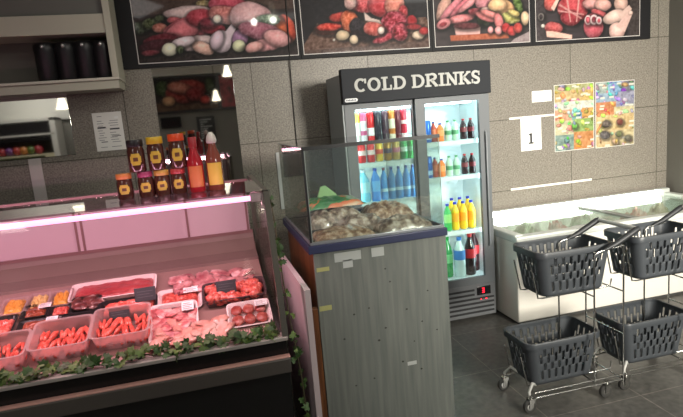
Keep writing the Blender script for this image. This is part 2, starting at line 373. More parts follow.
ART4 = [P_([(532, -10), (545, -10), (546, 45), (532, 45)], (62, 54, 56), .2), P_([(628, -10), (642, -10), (642, 40), (630, 40)], (58, 50, 48), .2),
        E_(551, 2, 7, 9, 10, (196, 90, 84), .3), P_([(551, 8), (558, -4), (560, -2), (554, 11)], (228, 196, 180)), E_(573, 9, 15, 14, 15, (172, 62, 68), .35), E_(570, 18, 10, 8, 10, (140, 44, 52), .3),
        P_([(566, -2), (570, 22), (571, 22), (568, -2)], (208, 150, 146)), P_([(558, 10), (584, 14), (584, 15), (558, 11.5)], (206, 146, 142)), P_([(560, 4), (582, 18), (581, 19), (559, 5.4)], (206, 146, 142)), P_([(578, -2), (576, 22), (577, 22), (580, -2)], (208, 150, 146)),
        E_(554, 28, 9, 6, 5, (166, 72, 72), .4), P_([(546, 31), (552, 31), (572, 35), (572, 39), (547, 37)], (230, 184, 168), .12), E_(592, 4, 9, 6, 0, (204, 146, 142), .3), E_(603, 5, 8, 6, 0, (212, 160, 150), .25), E_(599, 13, 9, 3, 20, (176, 80, 84), .3),
        E_(593.5, 26, 10, 12, 0, (190, 82, 94), .3), E_(588, 20, 3.6, 5, 0, (236, 206, 206)), E_(588, 20, 2.2, 3.4, 0, (186, 78, 90)), E_(594, 19.6, 4, 5, 0, (236, 206, 206)), E_(594, 19.6, 2.4, 3.2, 0, (120, 50, 60)), E_(599, 20.5, 3, 4, 0, (236, 206, 206)), E_(599, 20.5, 1.6, 2.4, 0, (186, 78, 90)),
        E_(621, 4, 7, 9, 0, (204, 164, 150), .2), E_(614, 17, 11, 7, -22, (218, 184, 172), .15), P_([(618, 15), (629, 5), (632, 9), (622, 20)], (218, 184, 172), .1), E_(617, 31, 8, 9, 30, (220, 178, 168), .15), P_([(616, 26), (628, 12), (632, 15), (625, 32)], (218, 180, 170), .1), E_(630.5, 13, 2.4, 2.4, 0, (222, 190, 178)),
        E_(541, 17, 3, 4, 0, (120, 112, 108)), E_(541, 17, 1.8, 2.8, 0, (56, 48, 50)), E_(543, 26, 2, 2, 0, (200, 190, 180))]
def art(shapes, bg): return lambda x, y: paint(x, y, shapes, bg)*.88+4
ZB, ZT = 2.172, 2.86
BOARDS = [(-.515, .826, -.392, .803, ART1, (40, 27, 25), 'black framed picture board of raw chicken, steak and offal, leftmost above the tiled wall'),
          (.827, 1.948, .853, 1.919, ART2, (27, 24, 27), 'black framed picture board of ribs and sausages on wood above the drinks fridge'),
          (1.949, 2.902, 1.979, 2.870, ART3, (52, 45, 46), 'black framed picture board of chops and sausages on a chopping board'),
          (2.903, 4.147, 2.938, 4.020, ART4, (50, 43, 46), 'black framed picture board of tied beef and chicken legs, rightmost by the corner')]
for (a, b_, c, d, A, bg, lab) in BOARDS:
    t = thing('menu_board', lab, 'picture board', ((a+b_)/2, YW, ZB), group='picture boards along the top of the wall'); o = t.location
    MB().box(a, b_, YW-.026, YW, ZB, ZT, .002).build('backing_panel', mat((22, 21, 23), .6, spec=.25), t, off=o)
    n = int((d-c)*150)
    q = picture('printed_picture', c, d, 2.208, ZT-.03, YW-.0275, art(A, bg), t, n, int(n*.62/(d-c)))
    for v in q.data.vertices: v.co -= o
    fr = MB(); w = .0055
    fr.box(c-w, c, YW-.0295, YW-.026, 2.208-w, ZT-.03+w); fr.box(d, d+w, YW-.0295, YW-.026, 2.208-w, ZT-.03+w)
    fr.box(c, d, YW-.0295, YW-.026, 2.208-w, 2.208); fr.box(c, d, YW-.0295, YW-.026, ZT-.03, ZT-.03+w)
    fr.build('border_line', mat((196, 190, 186), .5), t, off=o)

def sheet(name, lab, cat, x0, x1, z0, z1, group=None, m=PAPER, off=.0015):
    t = thing(name, lab, cat, ((x0+x1)/2, YW, z0), group=group)
    MB().box(x0, x1, YW-off, YW, z0, z1).build('paper', m, t, smooth=False, off=t.location)
    return t
def inkbars(t, bars, m=INK, Y=YW-.0022, name='text_line'):
    for (a, b_, c, d) in bars: MB().box(a, b_, Y, Y+.0005, c, d).build(name, m, t, smooth=False, off=t.location)
# white notice between the mirrors
t = sheet('notice', 'white printed notice taped to the grey wall beside the jars', 'notice', -.778, -.574, 1.592, 1.875)
bars = []
rr = random.Random(5)
for k in range(14):
    z = 1.845-k*.0175
    for (a, b_) in ((-.755, -.69), (-.672, -.6)):
        if rr.random() < .7: bars.append((a+rr.random()*.01, b_-rr.random()*.03, z, z+.004))
bars += [(-.752, -.695, 1.76, 1.77), (-.668, -.6, 1.745, 1.756), (-.66, -.596, 1.695, 1.7), (-.74, -.695, 1.655, 1.661)]
inkbars(t, bars, mat((120, 120, 122), .8)); inkbars(t, bars[-4:], mat((70, 70, 74), .8), YW-.0027)
MB().box(-.625, -.598, YW-.003, YW-.0015, 1.826, 1.84).build('tape', mat((235, 235, 232), .2), t, off=t.location)
# number one sign
t = sheet('notice', 'white notice with a bold number one on the sunlit wall', 'notice', 2.775, 2.985, 1.249, 1.547, m=mat((240, 238, 230), .6))
bars = [(2.83+.006*(k % 2), 2.93-.008*(k % 3), 1.508-k*.0165, 1.513-k*.0165) for k in range(6)]
inkbars(t, bars, mat((150, 150, 152), .8))
k = MB(); k.prism([(2.853, 1.308), (2.905, 1.308), (2.905, 1.323), (2.890, 1.323), (2.890, 1.405), (2.872, 1.405), (2.856, 1.396), (2.856, 1.385), (2.868, 1.387), (2.868, 1.323), (2.853, 1.323)], YW-.0022, YW-.0017); k.build('numeral', mat((40, 40, 42), .8), t, off=t.location)
t = sheet('paper_slip', 'small blank white slip on the wall above the number sign', 'paper', 2.898, 3.098, 1.678, 1.776, m=mat((240, 238, 230), .6))
# food flyers
def flyer(x0, x1, y0, y1, pal, seed, cells, extra):
    rs = np.random.RandomState(seed); sh = []
    for (ax, bx, ay, by, base) in pal:
        sh.append(P_([(ax, ay), (bx, ay-(bx-ax)*.08), (bx, by-(bx-ax)*.08), (ax, by)], base, .35))
        for _ in range(cells):
            cx, cy = ax+rs.rand()*(bx-ax), ay+rs.rand()*(by-ay)-1
            c = np.clip(np.array(base)+rs.randint(-75, 60, 3), 40, 245)
            sh.append(E_(cx, cy, 1.2+2.4*rs.rand(), .9+1.8*rs.rand(), rs.randint(0, 90), tuple(c), .5))
        for _ in range(2):
            cx, cy = ax+2+rs.rand()*max(.1, bx-ax-8), ay+2+rs.rand()*max(.1, by-ay-6)
            sh.append(P_([(cx, cy), (cx+4.5, cy-.4), (cx+4.5, cy+1.4), (cx, cy+1.8)], (238, 234, 214), .05))
    return lambda x, y: paint(x, y, sh+extra, (190, 190, 150), .6)*.74+18
A = flyer(0, 0, 0, 0, [(551, 594, 83, 92, (176, 176, 120)), (551, 580, 92, 103, (206, 178, 120)), (580, 595, 90, 103, (212, 176, 104)), (551, 595, 103, 112, (222, 222, 206)), (551, 572, 111, 122, (214, 158, 124)), (572, 582, 110, 122, (120, 178, 176)), (582, 596, 108, 122, (218, 158, 76)),
                        (551, 574, 122, 136, (198, 192, 152)), (574, 596, 119, 133, (140, 172, 90)), (551, 574, 136, 154, (124, 150, 140)), (574, 597, 132, 152, (206, 136, 78))], 4, 9, [])
B = flyer(0, 0, 0, 0, [(594, 610, 82, 94, (160, 176, 168)), (608, 624, 80, 94, (128, 168, 204)), (622, 636, 79, 92, (120, 120, 132)), (594, 618, 94, 104, (150, 176, 196)), (616, 636, 92, 110, (150, 150, 172)), (594, 616, 103, 118, (206, 130, 82)), (614, 636, 107, 116, (208, 196, 150)),
                        (594, 616, 116, 133, (222, 194, 134)), (615, 637, 114, 131, (214, 182, 124)), (594, 616, 131, 152, (218, 190, 138)), (615, 637, 130, 150, (208, 190, 140))], 9, 7,
          [E_(606, 124, 4.4, 3.6, -20, (96, 84, 76), .4), E_(605, 135, 5, 4, 0, (92, 86, 84), .5), E_(620, 122, 3.4, 3.4, 0, (120, 62, 52), .4), E_(619, 134, 3, 3, 0, (108, 112, 72), .4), E_(628, 138, 3.4, 3, 0, (120, 116, 100), .4), E_(598, 130, 1.2, 8, 30, (190, 128, 70))])
for (x0, x1, z0, z1, fn, lab) in ((3.125, 3.545, 1.209, 1.815, A, 'colourful food flyer of green, teal and orange pictures, left one of the pair'), (3.565, 3.995, 1.202, 1.81, B, 'colourful food flyer blue at the top and yellow below, right one by the corner')):
    t = thing('food_flyer', lab, 'poster', ((x0+x1)/2, YW, z0), group='food flyers on the wall')
    MB().box(x0, x1, YW-.002, YW, z0, z1).build('sheet', PAPER, t, off=t.location)
    q = picture('printed_pictures', x0+.004, x1-.004, z0+.004, z1-.004, YW-.0026, fn, t, 76, 110)
    for v in q.data.vertices: v.co -= t.location
# dark cable hanging down the wall
tag(MB().tube([(.744, YW-.034, 2.9), (.744, YW-.034, 2.62), (.735, YW-.034, 2.25), (.73, YW-.02, 2.12), (.727, YW-.007, 1.9), (.724, YW-.007, 1.5), (.722, YW-.007, 1.2)], .0045, 6).build('hanging_cable', mat((48, 46, 44), .6)),
    'thin dark cable hanging down the wall across the leftmost picture board', 'cable')

# ------------------------------------------------------------------ tinted mirror panels on the wall and what they reflect
def mirror_mat():
    m, nt, b, out = new_mat('smoked_mirror')
    b.inputs['Base Color'].default_value = (.66, .66, .63, 1); b.inputs['Metallic'].default_value = 1; b.inputs['Roughness'].default_value = .03
    return m
MIR = mirror_mat()
for (x0, x1, z0, z1, lab) in ((-1.75, -.925, 1.585, 2.05, 'smoked mirror panel under the left wall cabinet reflecting a pendant lamp'),
                              (-.315, .275, 1.25, 2.165, 'smoked mirror panel behind the jars reflecting the opposite picture board')):
    t = thing('wall_mirror', lab, 'mirror', ((x0+x1)/2, YW, z0), group='smoked mirrors on the wall')
    MB().box(x0, x1, YW-.008, YW, z0, z1, .002).build('mirror_glass', MIR, t, off=t.location)
def mir(x, y, Yv):
    p = atY(x, y, Yv); return Vector((p.x, 2*(YW-.008)-Yv, p.z))
YO = -2.5   # face of the opposite wall
yv = 2*(YW-.008)-YO
a = mir(153, 80, yv-.03); b_ = mir(233, 77, yv-.03); c = mir(158, 112, yv-.03)
t = thing('menu_board', 'black framed picture board of roast meat on the wall opposite the counter', 'picture board', ((a.x+b_.x)/2, YO, c.z))
MB().box(a.x-.05, b_.x+.3, YO, YO+.03, c.z-.05, a.z+.04).build('backing_panel', mat((24, 23, 25), .35), t, off=t.location)
q = picture('printed_picture', a.x, b_.x-.35, c.z, a.z, YO+.032, art([P_([(0, 30), (100, 27), (100, 42), (0, 42)], (96, 70, 52), .3), E_(14, 12, 12, 10, 0, (70, 84, 50), .5), E_(50, 17, 32, 14, -4, (176, 66, 58), .6), E_(40, 12, 20, 7, 10, (206, 128, 108), .5), E_(64, 21, 15, 9, 0, (140, 44, 44), .6), E_(20, 28, 10, 6, 0, (202, 150, 110), .4), E_(80, 29, 9, 5, 0, (190, 60, 50), .4), E_(90, 12, 8, 11, 0, (58, 70, 44), .5)], (44, 36, 34)), t, 80, 34, True)
for v in q.data.vertices: v.co -= t.location
q.data.flip_normals()
MB().box(b_.x-.28, b_.x+.25, YO+.03, YO+.032, c.z, a.z).build('printed_picture', ramp_mat('chop_print', [(.3, (30, 30, 30)), (.5, (170, 70, 74)), (.7, (60, 60, 54))], 5), t, off=t.location)
a2 = mir(153, 78, yv); b2 = mir(233, 62, yv)
struct('trim_4', MB().box(a2.x-.1, b2.x+.4, YO-.02, YO+.12, a.z+.05, a.z+.22), mat((205, 200, 188), .6))
p0 = mir(160, 118, yv); p1 = mir(182, 127, yv)
t = tag(MB().box(p0.x, p1.x, YO-.02, YO+.02, p1.z, p0.z, .004).build('price_screen', mat((16, 16, 18), .2)), 'small black screen on the wall opposite the counter', 'screen')
p0 = mir(196, 117, yv); p1 = mir(217, 141, yv)
t = thing('price_list', 'dark price list sheet on the wall opposite the counter', 'sign', ((p0.x+p1.x)/2, YO, p1.z))
MB().box(p0.x, p1.x, YO-.02, YO+.012, p1.z, p0.z).build('panel', mat((24, 26, 28), .4), t, off=t.location)
k = MB()
for i in range(9):
    z = p0.z-.06-i*(p0.z-p1.z-.1)/9; k.box(p0.x+.06, p1.x-.06-.08*(i % 3), YO+.012, YO+.014, z-.012, z+.006)
k.build('text_lines', mat((170, 172, 168), .6), t, smooth=False, off=t.location)
# white wall cabinet and produce shelves opposite, seen in the left mirror
yv2 = 2*(YW-.008)-(-2.0)
q0 = mir(-30, 124, yv2); q1 = mir(52, 120, yv2); q2 = mir(52, 141, yv2); q3 = mir(40, 154, yv2)
t = thing('produce_rack', 'white framed produce rack against the wall opposite the counter', 'display rack', ((q0.x+q1.x)/2, -2.25, 0))
MB().box(q0.x-.3, q1.x, -2.5, -2.0, q2.z+.02, q1.z, .02).build('canopy', mat((34, 32, 34), .4), t, off=t.location)
k = MB(); k.box(q1.x-.05, q1.x+.04, -2.5, -1.98, .0, q1.z+.05); k.box(q0.x-.3, q1.x+.04, -2.5, -1.98, q1.z+.0, q1.z+.05); k.box(q0.x-.3, q1.x, -2.0, -1.98, q2.z+.12, q2.z+.15)
k.build('frame', mat((225, 222, 214), .4), t, off=t.location)
MB().box(q0.x-.3, q1.x-.05, -2.5, -1.97, .0, q3.z).build('base', mat((222, 214, 180), .5), t, off=t.location)
MB().box(q0.x-.1, q1.x-.2, -1.97, -1.955, q3.z-.14, q3.z-.03).build('front_strip', mat((60, 66, 40), .5), t, off=t.location)
k = 0
for i in range(11):
    x = q0.x-.2+i*(q1.x-q0.x)/11.; cc = [(160, 50, 60), (170, 60, 50), (90, 110, 50), (110, 60, 120), (190, 120, 60)][(i*3) % 5]
    o = tag(MB().sph((x, -2.08, q3.z+.082), .078, lump=.15, seed=i).build('fruit_heap', mat(cc, .4)), '%s fruit heap on the rack opposite, heap %s from the corner' % (['red', 'orange', 'green', 'purple', 'amber'][(i*3) % 5], ['twelfth', 'eleventh', 'tenth', 'ninth', 'eighth', 'seventh', 'sixth', 'fifth', 'fourth', 'third', 'second'][i]), 'fruit', 'fruit on the opposite rack')
struct('trim_5', MB().box(-4.4, mir(72, 110, yv).x, YO-.1, YO+.04, mir(40, 123, yv).z+.04, 3.0), mat((214, 212, 204), .6))
# pendant lamps behind the photographer
def pendant(p, s, lab):
    t = thing('pendant_lamp', lab, 'lamp', (p.x, p.y, p.z), group='bell pendant lamps')
    MB().lathe([(.03*s, .2*s), (.05*s, .17*s), (.07*s, .08*s), (.1*s, -.02*s), (.13*s, -.1*s), (.125*s, -.1*s), (.095*s, -.02*s), (.06*s, .1*s)], 20, cap=False).build('lamp_shade', mat((245, 240, 225), .4, emit=(255, 244, 222), estr=2.5), t)
    MB().sph((0, 0, -.03*s), .06*s).build('bulb', mat((255, 250, 240), .4, emit=(255, 246, 228), estr=25), t)
    MB().tube([(0, 0, .2*s), (0, 0, 3.2-p.z)], .006, 6).build('cord', BLACK, t)
pendant(mir(227, 72, 9.2), .62, 'white bell pendant lamp over the counter aisle, the highest one')
pendant(mir(216, 97, 10.2), .62, 'white bell pendant lamp hanging low before the opposite picture board')
pendant(mir(62, 104, 9.2), .75, 'white bell pendant lamp hanging by the produce rack')
for (x, y, lab) in ((253, 13, 'white bell pendant lamp reflected brightest in the leftmost picture board'), (272, 11, 'white bell pendant lamp reflected beside the brightest one in the board')):
    p = atY(x, y, 6.5); pendant(Vector((p.x, 2*(YW-.0275)-6.5, p.z)), .5, lab)
    pl = bpy.data.lights.new('pendant_bulb', 'POINT'); pl.energy = 8; pl.shadow_soft_size = .035; pl.color = (1, .96, .88); po = bpy.data.objects.new('pendant_bulb', pl); COL.objects.link(po); po.location = (p.x, 2*(YW-.0275)-6.5, p.z-.1)

# ------------------------------------------------------------------ wall cabinet with canisters
YC = 4.08
CREAM = mat((184, 182, 164), .6, bump=.05, bscale=30)
t = thing('wall_cabinet', 'cream open wall cabinet holding black canisters, top left', 'cabinet', (-1.1, YW, 2.02))
o = t.location; xr = atY(119.5, 75, YC).x
def PX(x, y): return atY(x, y, YC)
MB().box(-1.9, xr-.035, YC, YW, 2.392, 2.517, .003).build('upper_rail', CREAM, t, off=o)
MB().box(-1.9, xr-.035, YC+.04, YW, 2.517, 3.05, .003).build('upper_door', mat((104, 104, 97), .6), t, off=o)
MB().box(-1.9, xr, YC-.02, YW, 2.078, 2.096, .003).build('shelf_board', mat((204, 200, 184), .55), t, off=o)
MB().box(-1.9, xr-.01, YC, YW, 2.02, 2.078, .003).build('bottom_rail', CREAM, t, off=o)
MB().box(xr-.045, xr, YC-.02, YW, 2.096, 3.05, .003).build('side_panel', CREAM, t, off=o)
MB().box(-1.9, xr-.045, YW-.02, YW, 2.096, 2.392).build('back_panel', mat((96, 92, 84), .7), t, off=o)
xs = [PX(43, 60).x, PX(64, 60).x, PX(83.5, 60).x, PX(102, 60).x]
nm = ['leftmost', 'second from the left', 'third from the left', 'rightmost']
c0 = None
for x, n_ in zip(xs, nm):
    lab = 'black canister with a silver button on the wall cabinet shelf, %s' % n_
    if c0 is None:
        c0 = thing('canister', lab, 'canister', (x, YC+.1, 2.096), group='black canisters in the wall cabinet')
        MB().lathe([(.066, 0), (.071, .006), (.071, .19), (.073, .195), (.073, .22)], 24).build('body', mat((20, 20, 22), .4), c0)
        MB().lathe([(.074, .218), (.074, .24), (.068, .252), (.02, .256)], 24).build('lid', mat((14, 14, 15), .35), c0)
        MB().sph((0, -.073, .228), .012).build('button', mat((215, 215, 210), .25, .6), c0)
    else: dup(c0, (x, YC+.1, 2.096), lab)
# ------------------------------------------------------------------ drinks fridge
GREYM = mat((92, 96, 99), .5)
DKGREY = mat((66, 70, 76), .5)
FG = glass_mat('fridge_glass', (245, 252, 250), .05)
F = thing('drinks_fridge', 'tall two door glass fridge with a dark cold drinks header', 'fridge', (1.557, 4.0, 0)); o = F.location
X0, X1, YF, YB = .983, 2.133, 3.762, 4.24
k = MB(); k.box(X0, X0+.035, YF+.04, YB, .02, 1.99); k.box(X1-.035, X1, YF+.04, YB, .02, 1.99); k.box(X0+.035, X1-.035, YF+.04, YB, 1.955, 1.99); k.box(X0+.035, X1-.035, YB-.02, YB, .30, 1.955); k.box(X0+.035, X1-.035, YF+.04, YB, .02, .30)
k.build('cabinet', mat((158, 166, 166), .5), F, smooth=False, off=o)
k = MB(); k.box(X0+.036, X1-.036, YB-.04, YB-.021, .3, 1.95); k.box(X0+.036, X0+.042, YF+.05, YB-.04, .3, 1.95); k.box(X1-.042, X1-.036, YF+.05, YB-.04, .3, 1.95); k.box(X0+.036, X1-.036, YF+.05, YB-.04, 1.74, 1.76); k.box(X0+.036, X1-.036, YF+.05, YB-.04, .3, .345)
k.build('liner', mat((226, 234, 234), .5), F, smooth=False, off=o)
HD = MB().box(X0-.004, X1+.003, YF-.012, YF+.05, 1.781, 2.022, .004).build('header_sign', mat((28, 31, 36), .6, spec=.25), F, off=o)
# slab-serif letters
def arc(cx, cz, rx, rz, a0, a1, n=16): return [(cx+rx*math.cos(R(a0+(a1-a0)*i/n)), cz+rz*math.sin(R(a0+(a1-a0)*i/n))) for i in range(n+1)]
def stroke(mb, pts, w, d0, d1):
    pts = [Vector((p[0], p[1])) for p in pts]; L = []; Rr = []
    for i, p in enumerate(pts):
        t = (pts[min(i+1, len(pts)-1)]-pts[max(i-1, 0)]).normalized(); n = Vector((-t.y, t.x)); ww = w(i/(len(pts)-1)) if callable(w) else w
        L.append(p+n*ww/2); Rr.append(p-n*ww/2)
    for i in range(len(pts)-1):
        mb.prism([tuple(L[i]), tuple(L[i+1]), tuple(Rr[i+1]), tuple(Rr[i])], d0, d1)
def glyph(ch, x0, x1, z0, z1, d0, d1):
    mb = MB(); w = x1-x0; h = z1-z0; S = .022; T = .014; sf = .013
    cnt = [0]
    def B(a, b, c, d): cnt[0] += 1; mb.box(a, b, d0-.00012*cnt[0], d1, c, d)
    def serif(xc, z, wd=.048): B(xc-wd/2, xc+wd/2, z if z == z0 else z-sf, z+sf if z == z0 else z)
    cx, cz = (x0+x1)/2, (z0+z1)/2
    if ch == 'O': stroke(mb, arc(cx, cz, w/2-S/2, h/2-T/2, 0, 360, 28), lambda t: T+(S-T)*abs(math.cos(2*math.pi*t)), d0, d1)
    if ch == 'C':
        stroke(mb, arc(cx+.004, cz, w/2-S/2, h/2-T/2, 48, 312, 24), lambda t: T+(S-T)*abs(math.cos(R(48+264*t))), d0, d1)
        B(x1-.014, x1, z1-.036, z1-.004)
    if ch == 'D':
        B(x0+.01, x0+.01+S, z0, z1); B(x0, cx, z1-sf, z1); B(x0, cx, z0, z0+sf)
        stroke(mb, arc(cx-.006, cz, w/2-S/2+.006, h/2-T/2, 90, -90, 16), lambda t: T+(S-T)*abs(math.sin(math.pi*t)), d0, d1)
    if ch == 'L':
        B(x0+.012, x0+.012+S, z0, z1); serif(x0+.023, z1); B(x0, x1-.004, z0, z0+sf); B(x1-.016, x1-.003, z0, z0+.036)
    if ch == 'I': B(cx-S/2, cx+S/2, z0, z1); serif(cx, z0); serif(cx, z1)
    if ch == 'R':
        B(x0+.01, x0+.01+S, z0, z1); B(x0, cx, z1-sf, z1); serif(x0+.021, z0); B(x0+.02, cx, cz-.006, cz+.006)
        stroke(mb, arc(cx-.004, (cz+z1)/2, w*.36, (z1-cz)/2-.003, 90, -90, 12), lambda t: .013+(S-.013)*math.sin(math.pi*t), d0, d1)
        stroke(mb, [(cx, cz), (x1-.012, z0+.004)], S, d0, d1); B(x1-.028, x1, z0, z0+sf)
    if ch == 'N':
        B(x0+.012, x0+.012+.015, z0, z1); B(x1-.027, x1-.012, z0, z1); serif(x0+.0195, z0, .042); serif(x1-.0195, z1, .042); B(x0, x0+.03, z1-sf, z1)
        stroke(mb, [(x0+.018, z1-.004), (x1-.02, z0+.004)], S, d0, d1)
    if ch == 'K':
        B(x0+.01, x0+.01+S, z0, z1); serif(x0+.021, z0); serif(x0+.021, z1)
        stroke(mb, [(x0+.028, cz-.006), (x1-.016, z1-.004)], .015, d0, d1); stroke(mb, [(cx-.012, cz+.004), (x1-.014, z0+.004)], S, d0, d1); B(x1-.034, x1, z0, z0+sf); B(x1-.036, x1-.002, z1-sf, z1)
    if ch == 'S':
        pts = arc(cx, (z1+cz)/2-.001, w/2-.012, (z1-cz)/2-T/2+.003, 38, 250, 14)+arc(cx, (z0+cz)/2+.001, w/2-.012, (cz-z0)/2-T/2+.003, 70, -142, 14)
        stroke(mb, pts, lambda t: .014+.008*math.sin(math.pi*t), d0, d1); B(x1-.015, x1-.003, z1-.034, z1-.003); B(x0+.001, x0+.013, z0+.003, z0+.034)
    return mb
LET = [('C', 1.066, 1.158), ('O', 1.166, 1.264), ('L', 1.272, 1.351), ('D', 1.357, 1.456), ('D', 1.500, 1.600), ('R', 1.607, 1.706), ('I', 1.712, 1.760), ('N', 1.766, 1.868), ('K', 1.871, 1.970), ('S', 1.975, 2.046)]
LM = mat((180, 180, 175), .6, spec=.3)
for ch, a, b_ in LET:
    q = glyph(ch, a, b_, 1.857, 1.951, YF-.0165, YF-.0125).build('letter', LM, HD, smooth=False, off=o)
k = MB().prism(arc(1.004, 1.805, .012, .0125, 90, 270, 8)+arc(1.074, 1.805, .012, .0125, -90, 90, 8), YF-.0155, YF-.0125).build('badge', mat((200, 202, 202), .4), HD, off=o)
k = MB()
for i in range(7): k.box(1.003+i*.0105, 1.0095+i*.0105, YF-.0165, YF-.0156, 1.800, 1.811-.003*(i % 2))
k.build('badge_lettering', mat((40, 44, 60), .6), HD, smooth=False, off=o)
def door(name, a, b_, y, lab=None):
    d = MB(); d.box(a, a+.075, y, y+.03, .30, 1.778); d.box(b_-.085, b_, y, y+.03, .30, 1.778); d.box(a+.075, b_-.085, y+.0005, y+.0295, 1.735, 1.778); d.box(a+.075, b_-.085, y+.0005, y+.0295, .30, .358)
    q = d.build('sliding_door', GREYM, F, smooth=False, off=o)
    MB().box(a+.07, b_-.08, y+.012, y+.018, .355, 1.738).build('pane', FG, q, smooth=False, off=o)
    return q
D1 = door('l', X0+.012, 1.592, YF+.03); D2 = door('r', 1.522, X1-.015, YF-.002)
MB().tube([(X1-.055, YF-.004, .6), (X1-.055, YF-.016, .62), (X1-.055, YF-.016, 1.48), (X1-.055, YF-.004, 1.5)], .007, 8).build('handle', mat((120, 124, 127), .4), D2, off=o)
# light tubes inside
LEDM = mat((255, 255, 255), .5, emit=(226, 246, 255), estr=17)
for x in (X0+.06, X1-.06): MB().box(x-.012, x+.012, YF+.06, YF+.075, .4, 1.72, .004).build('light_strip', LEDM, F, off=o)
MB().box(1.1, 2.02, YF+.09, YF+.115, 1.722, 1.738, .004).build('light_strip', LEDM, F, off=o)
MB().box(1.535, 1.56, YF+.075, YF+.09, .4, 1.70, .004).build('light_strip', LEDM, F, off=o)
SHM = mat((222, 230, 230), .4)
def shelf(a, b_, z):
    k = MB(); k.box(a, b_, YF+.075, YF+.083, z-.03, z+.004)
    for i in range(int((b_-a)/.03)+1):
        x = a+i*(b_-a)/int((b_-a)/.03); k.box(x-.002, x+.002, YF+.083, YB-.05, z-.006, z)
    k.box(a, b_, YB-.055, YB-.05, z-.008, z); k.box(a, b_, 3.98, 3.985, z-.01, z-.006)
    k.build('shelf', SHM, F, smooth=False, off=o)
LZ = [1.53, 1.337, 1.04, .70]; RZ = [1.44, 1.166, .73]
for z in LZ: shelf(X0+.045, 1.53, z)
for z in RZ: shelf(1.565, X1-.045, z)
# grille and controls
G = MB().box(X0+.012, X1-.012, YF+.005, YF+.04, .03, .296, .004).build('grille_panel', mat((104, 106, 108), .45, .2), F, off=o)
k = MB()
for i in range(6):
    z = .06+i*.037; xe = X1-.03 if i < 4 else X1-.20
    k.box(X0+.04, xe, YF, YF+.006, z, z+.015)
k.build('slots', mat((22, 23, 25), .6), G, smooth=False, off=o)
k = MB().box(1.955, 2.075, YF-.001, YF+.006, .205, .275, .003).build('control_display', mat((20, 18, 20), .25), G, off=o)
RED = mat((230, 30, 50), .4, emit=(255, 26, 50), estr=4)
k = MB(); xx, zz, s = 2.0, .222, .017
for seg in ((0, 2*s, s, .004), (0, s, s, .004), (0, 0, s, .004)): k.box(xx+seg[0], xx+seg[0]+seg[2], YF-.003, YF-.001, zz+seg[1], zz+seg[1]+seg[3])
k.box(xx+s-.004, xx+s, YF-.003, YF-.001, zz, zz+2*s+.004)
k.build('digit', RED, G, smooth=False, off=o)
k = MB(); k.box(1.985, 1.991, YF-.002, YF+.003, .168, .174); k.box(2.03, 2.038, YF-.002, YF+.003, .166, .175); k.build('indicator_lamp', RED, G, smooth=False, off=o)
for x in (X0+.08, X1-.08):
    for y in (YF+.1, YB-.08): MB().lathe([(.022, 0), (.022, .02), (.015, .022)], 12, (x, y, 0)).build('foot', BLACK, F, off=o)

# ---- drinks
def can(x, y, z, r, h, c, band, lab, bz=(.0, .35), group=None):
    t = thing('drink_can', lab, 'can', (x, y, z), group=group)
    MB().lathe([(r*.8, 0), (r, h*.04), (r, h*.92), (r*.82, h*.985)], 18).build('body', mat(c, .3, .25), t)
    MB().lathe([(r*.82, h*.98), (r*.84, h*1.0), (r*.74, h*1.0), (r*.7, h*.985)], 18).build('lid', STEEL, t)
    if band: MB().lathe([(r*1.012, h*bz[0]+h*.05), (r*1.012, h*bz[1]+h*.05)], 18, cap=False).build('print_band', mat(band, .35), t)
    return t
def bottle(x, y, z, r, h, c, capc, labc, lab, group=None, lz=(.3, .62), neck=.62, name='drink_bottle', rough=.15):
    t = thing(name, lab, 'bottle', (x, y, z), group=group)
    n = .36*r
    MB().lathe([(r*.86, 0), (r, h*.04), (r, h*.2), (r*.95, h*.28), (r, h*.34), (r, h*neck), (r*.9, h*(neck+.08)), (r*.55, h*(neck+.2)), (n, h*.9), (n, h*.93)], 18).build('body', mat(c, rough, coat=.3), t)
    MB().lathe([(n*1.15, h*.92), (n*1.2, h*.925), (n*1.2, h*.995), (n*1.05, h)], 14).build('cap', mat(capc, .4), t)
    if labc: MB().lathe([(r*1.02, h*lz[0]), (r*1.02, h*lz[1])], 18, cap=False).build('wrapper', mat(labc, .4), t)
    return t
def fx(px, y=150, Y=3.89): return atY(px, y, Y).x
YD = 3.893
L1 = [(356.5, (236, 214, 90), (226, 226, 222), 'yellow topped white tall can on the top left shelf'), (363, (196, 90, 130), (205, 205, 210), 'pink and silver tall can on the top left shelf beside the yellow topped can'),
      (370.5, (214, 40, 44), (232, 228, 226), 'red tall can with a white lower half on the top left shelf'), (377.5, (48, 44, 52), None, 'black tall can right of the red and white one on the top left shelf'),
      (385, (84, 58, 70), (60, 40, 52), 'dark purple tall can left of the orange one on the top left shelf'), (391.7, (206, 128, 56), (222, 214, 190), 'orange tall can with a pale band on the top left shelf'),
      (397.6, (104, 40, 50), None, 'maroon tall can between the orange and crimson cans on the top left shelf'), (403.6, (206, 46, 66), (236, 210, 210), 'crimson tall can with a pale mark, rightmost on the top left shelf')]
for i, (px, c, b_, lab) in enumerate(L1): can(fx(px, 125), YD, LZ[0]+.005, .0272, .178, c, b_, lab, ((.0, .55) if i == 0 else (.0, .3) if i == 2 else (.35, .5) if i == 7 else (.2, .6)), 'tall cans on the top left shelf')
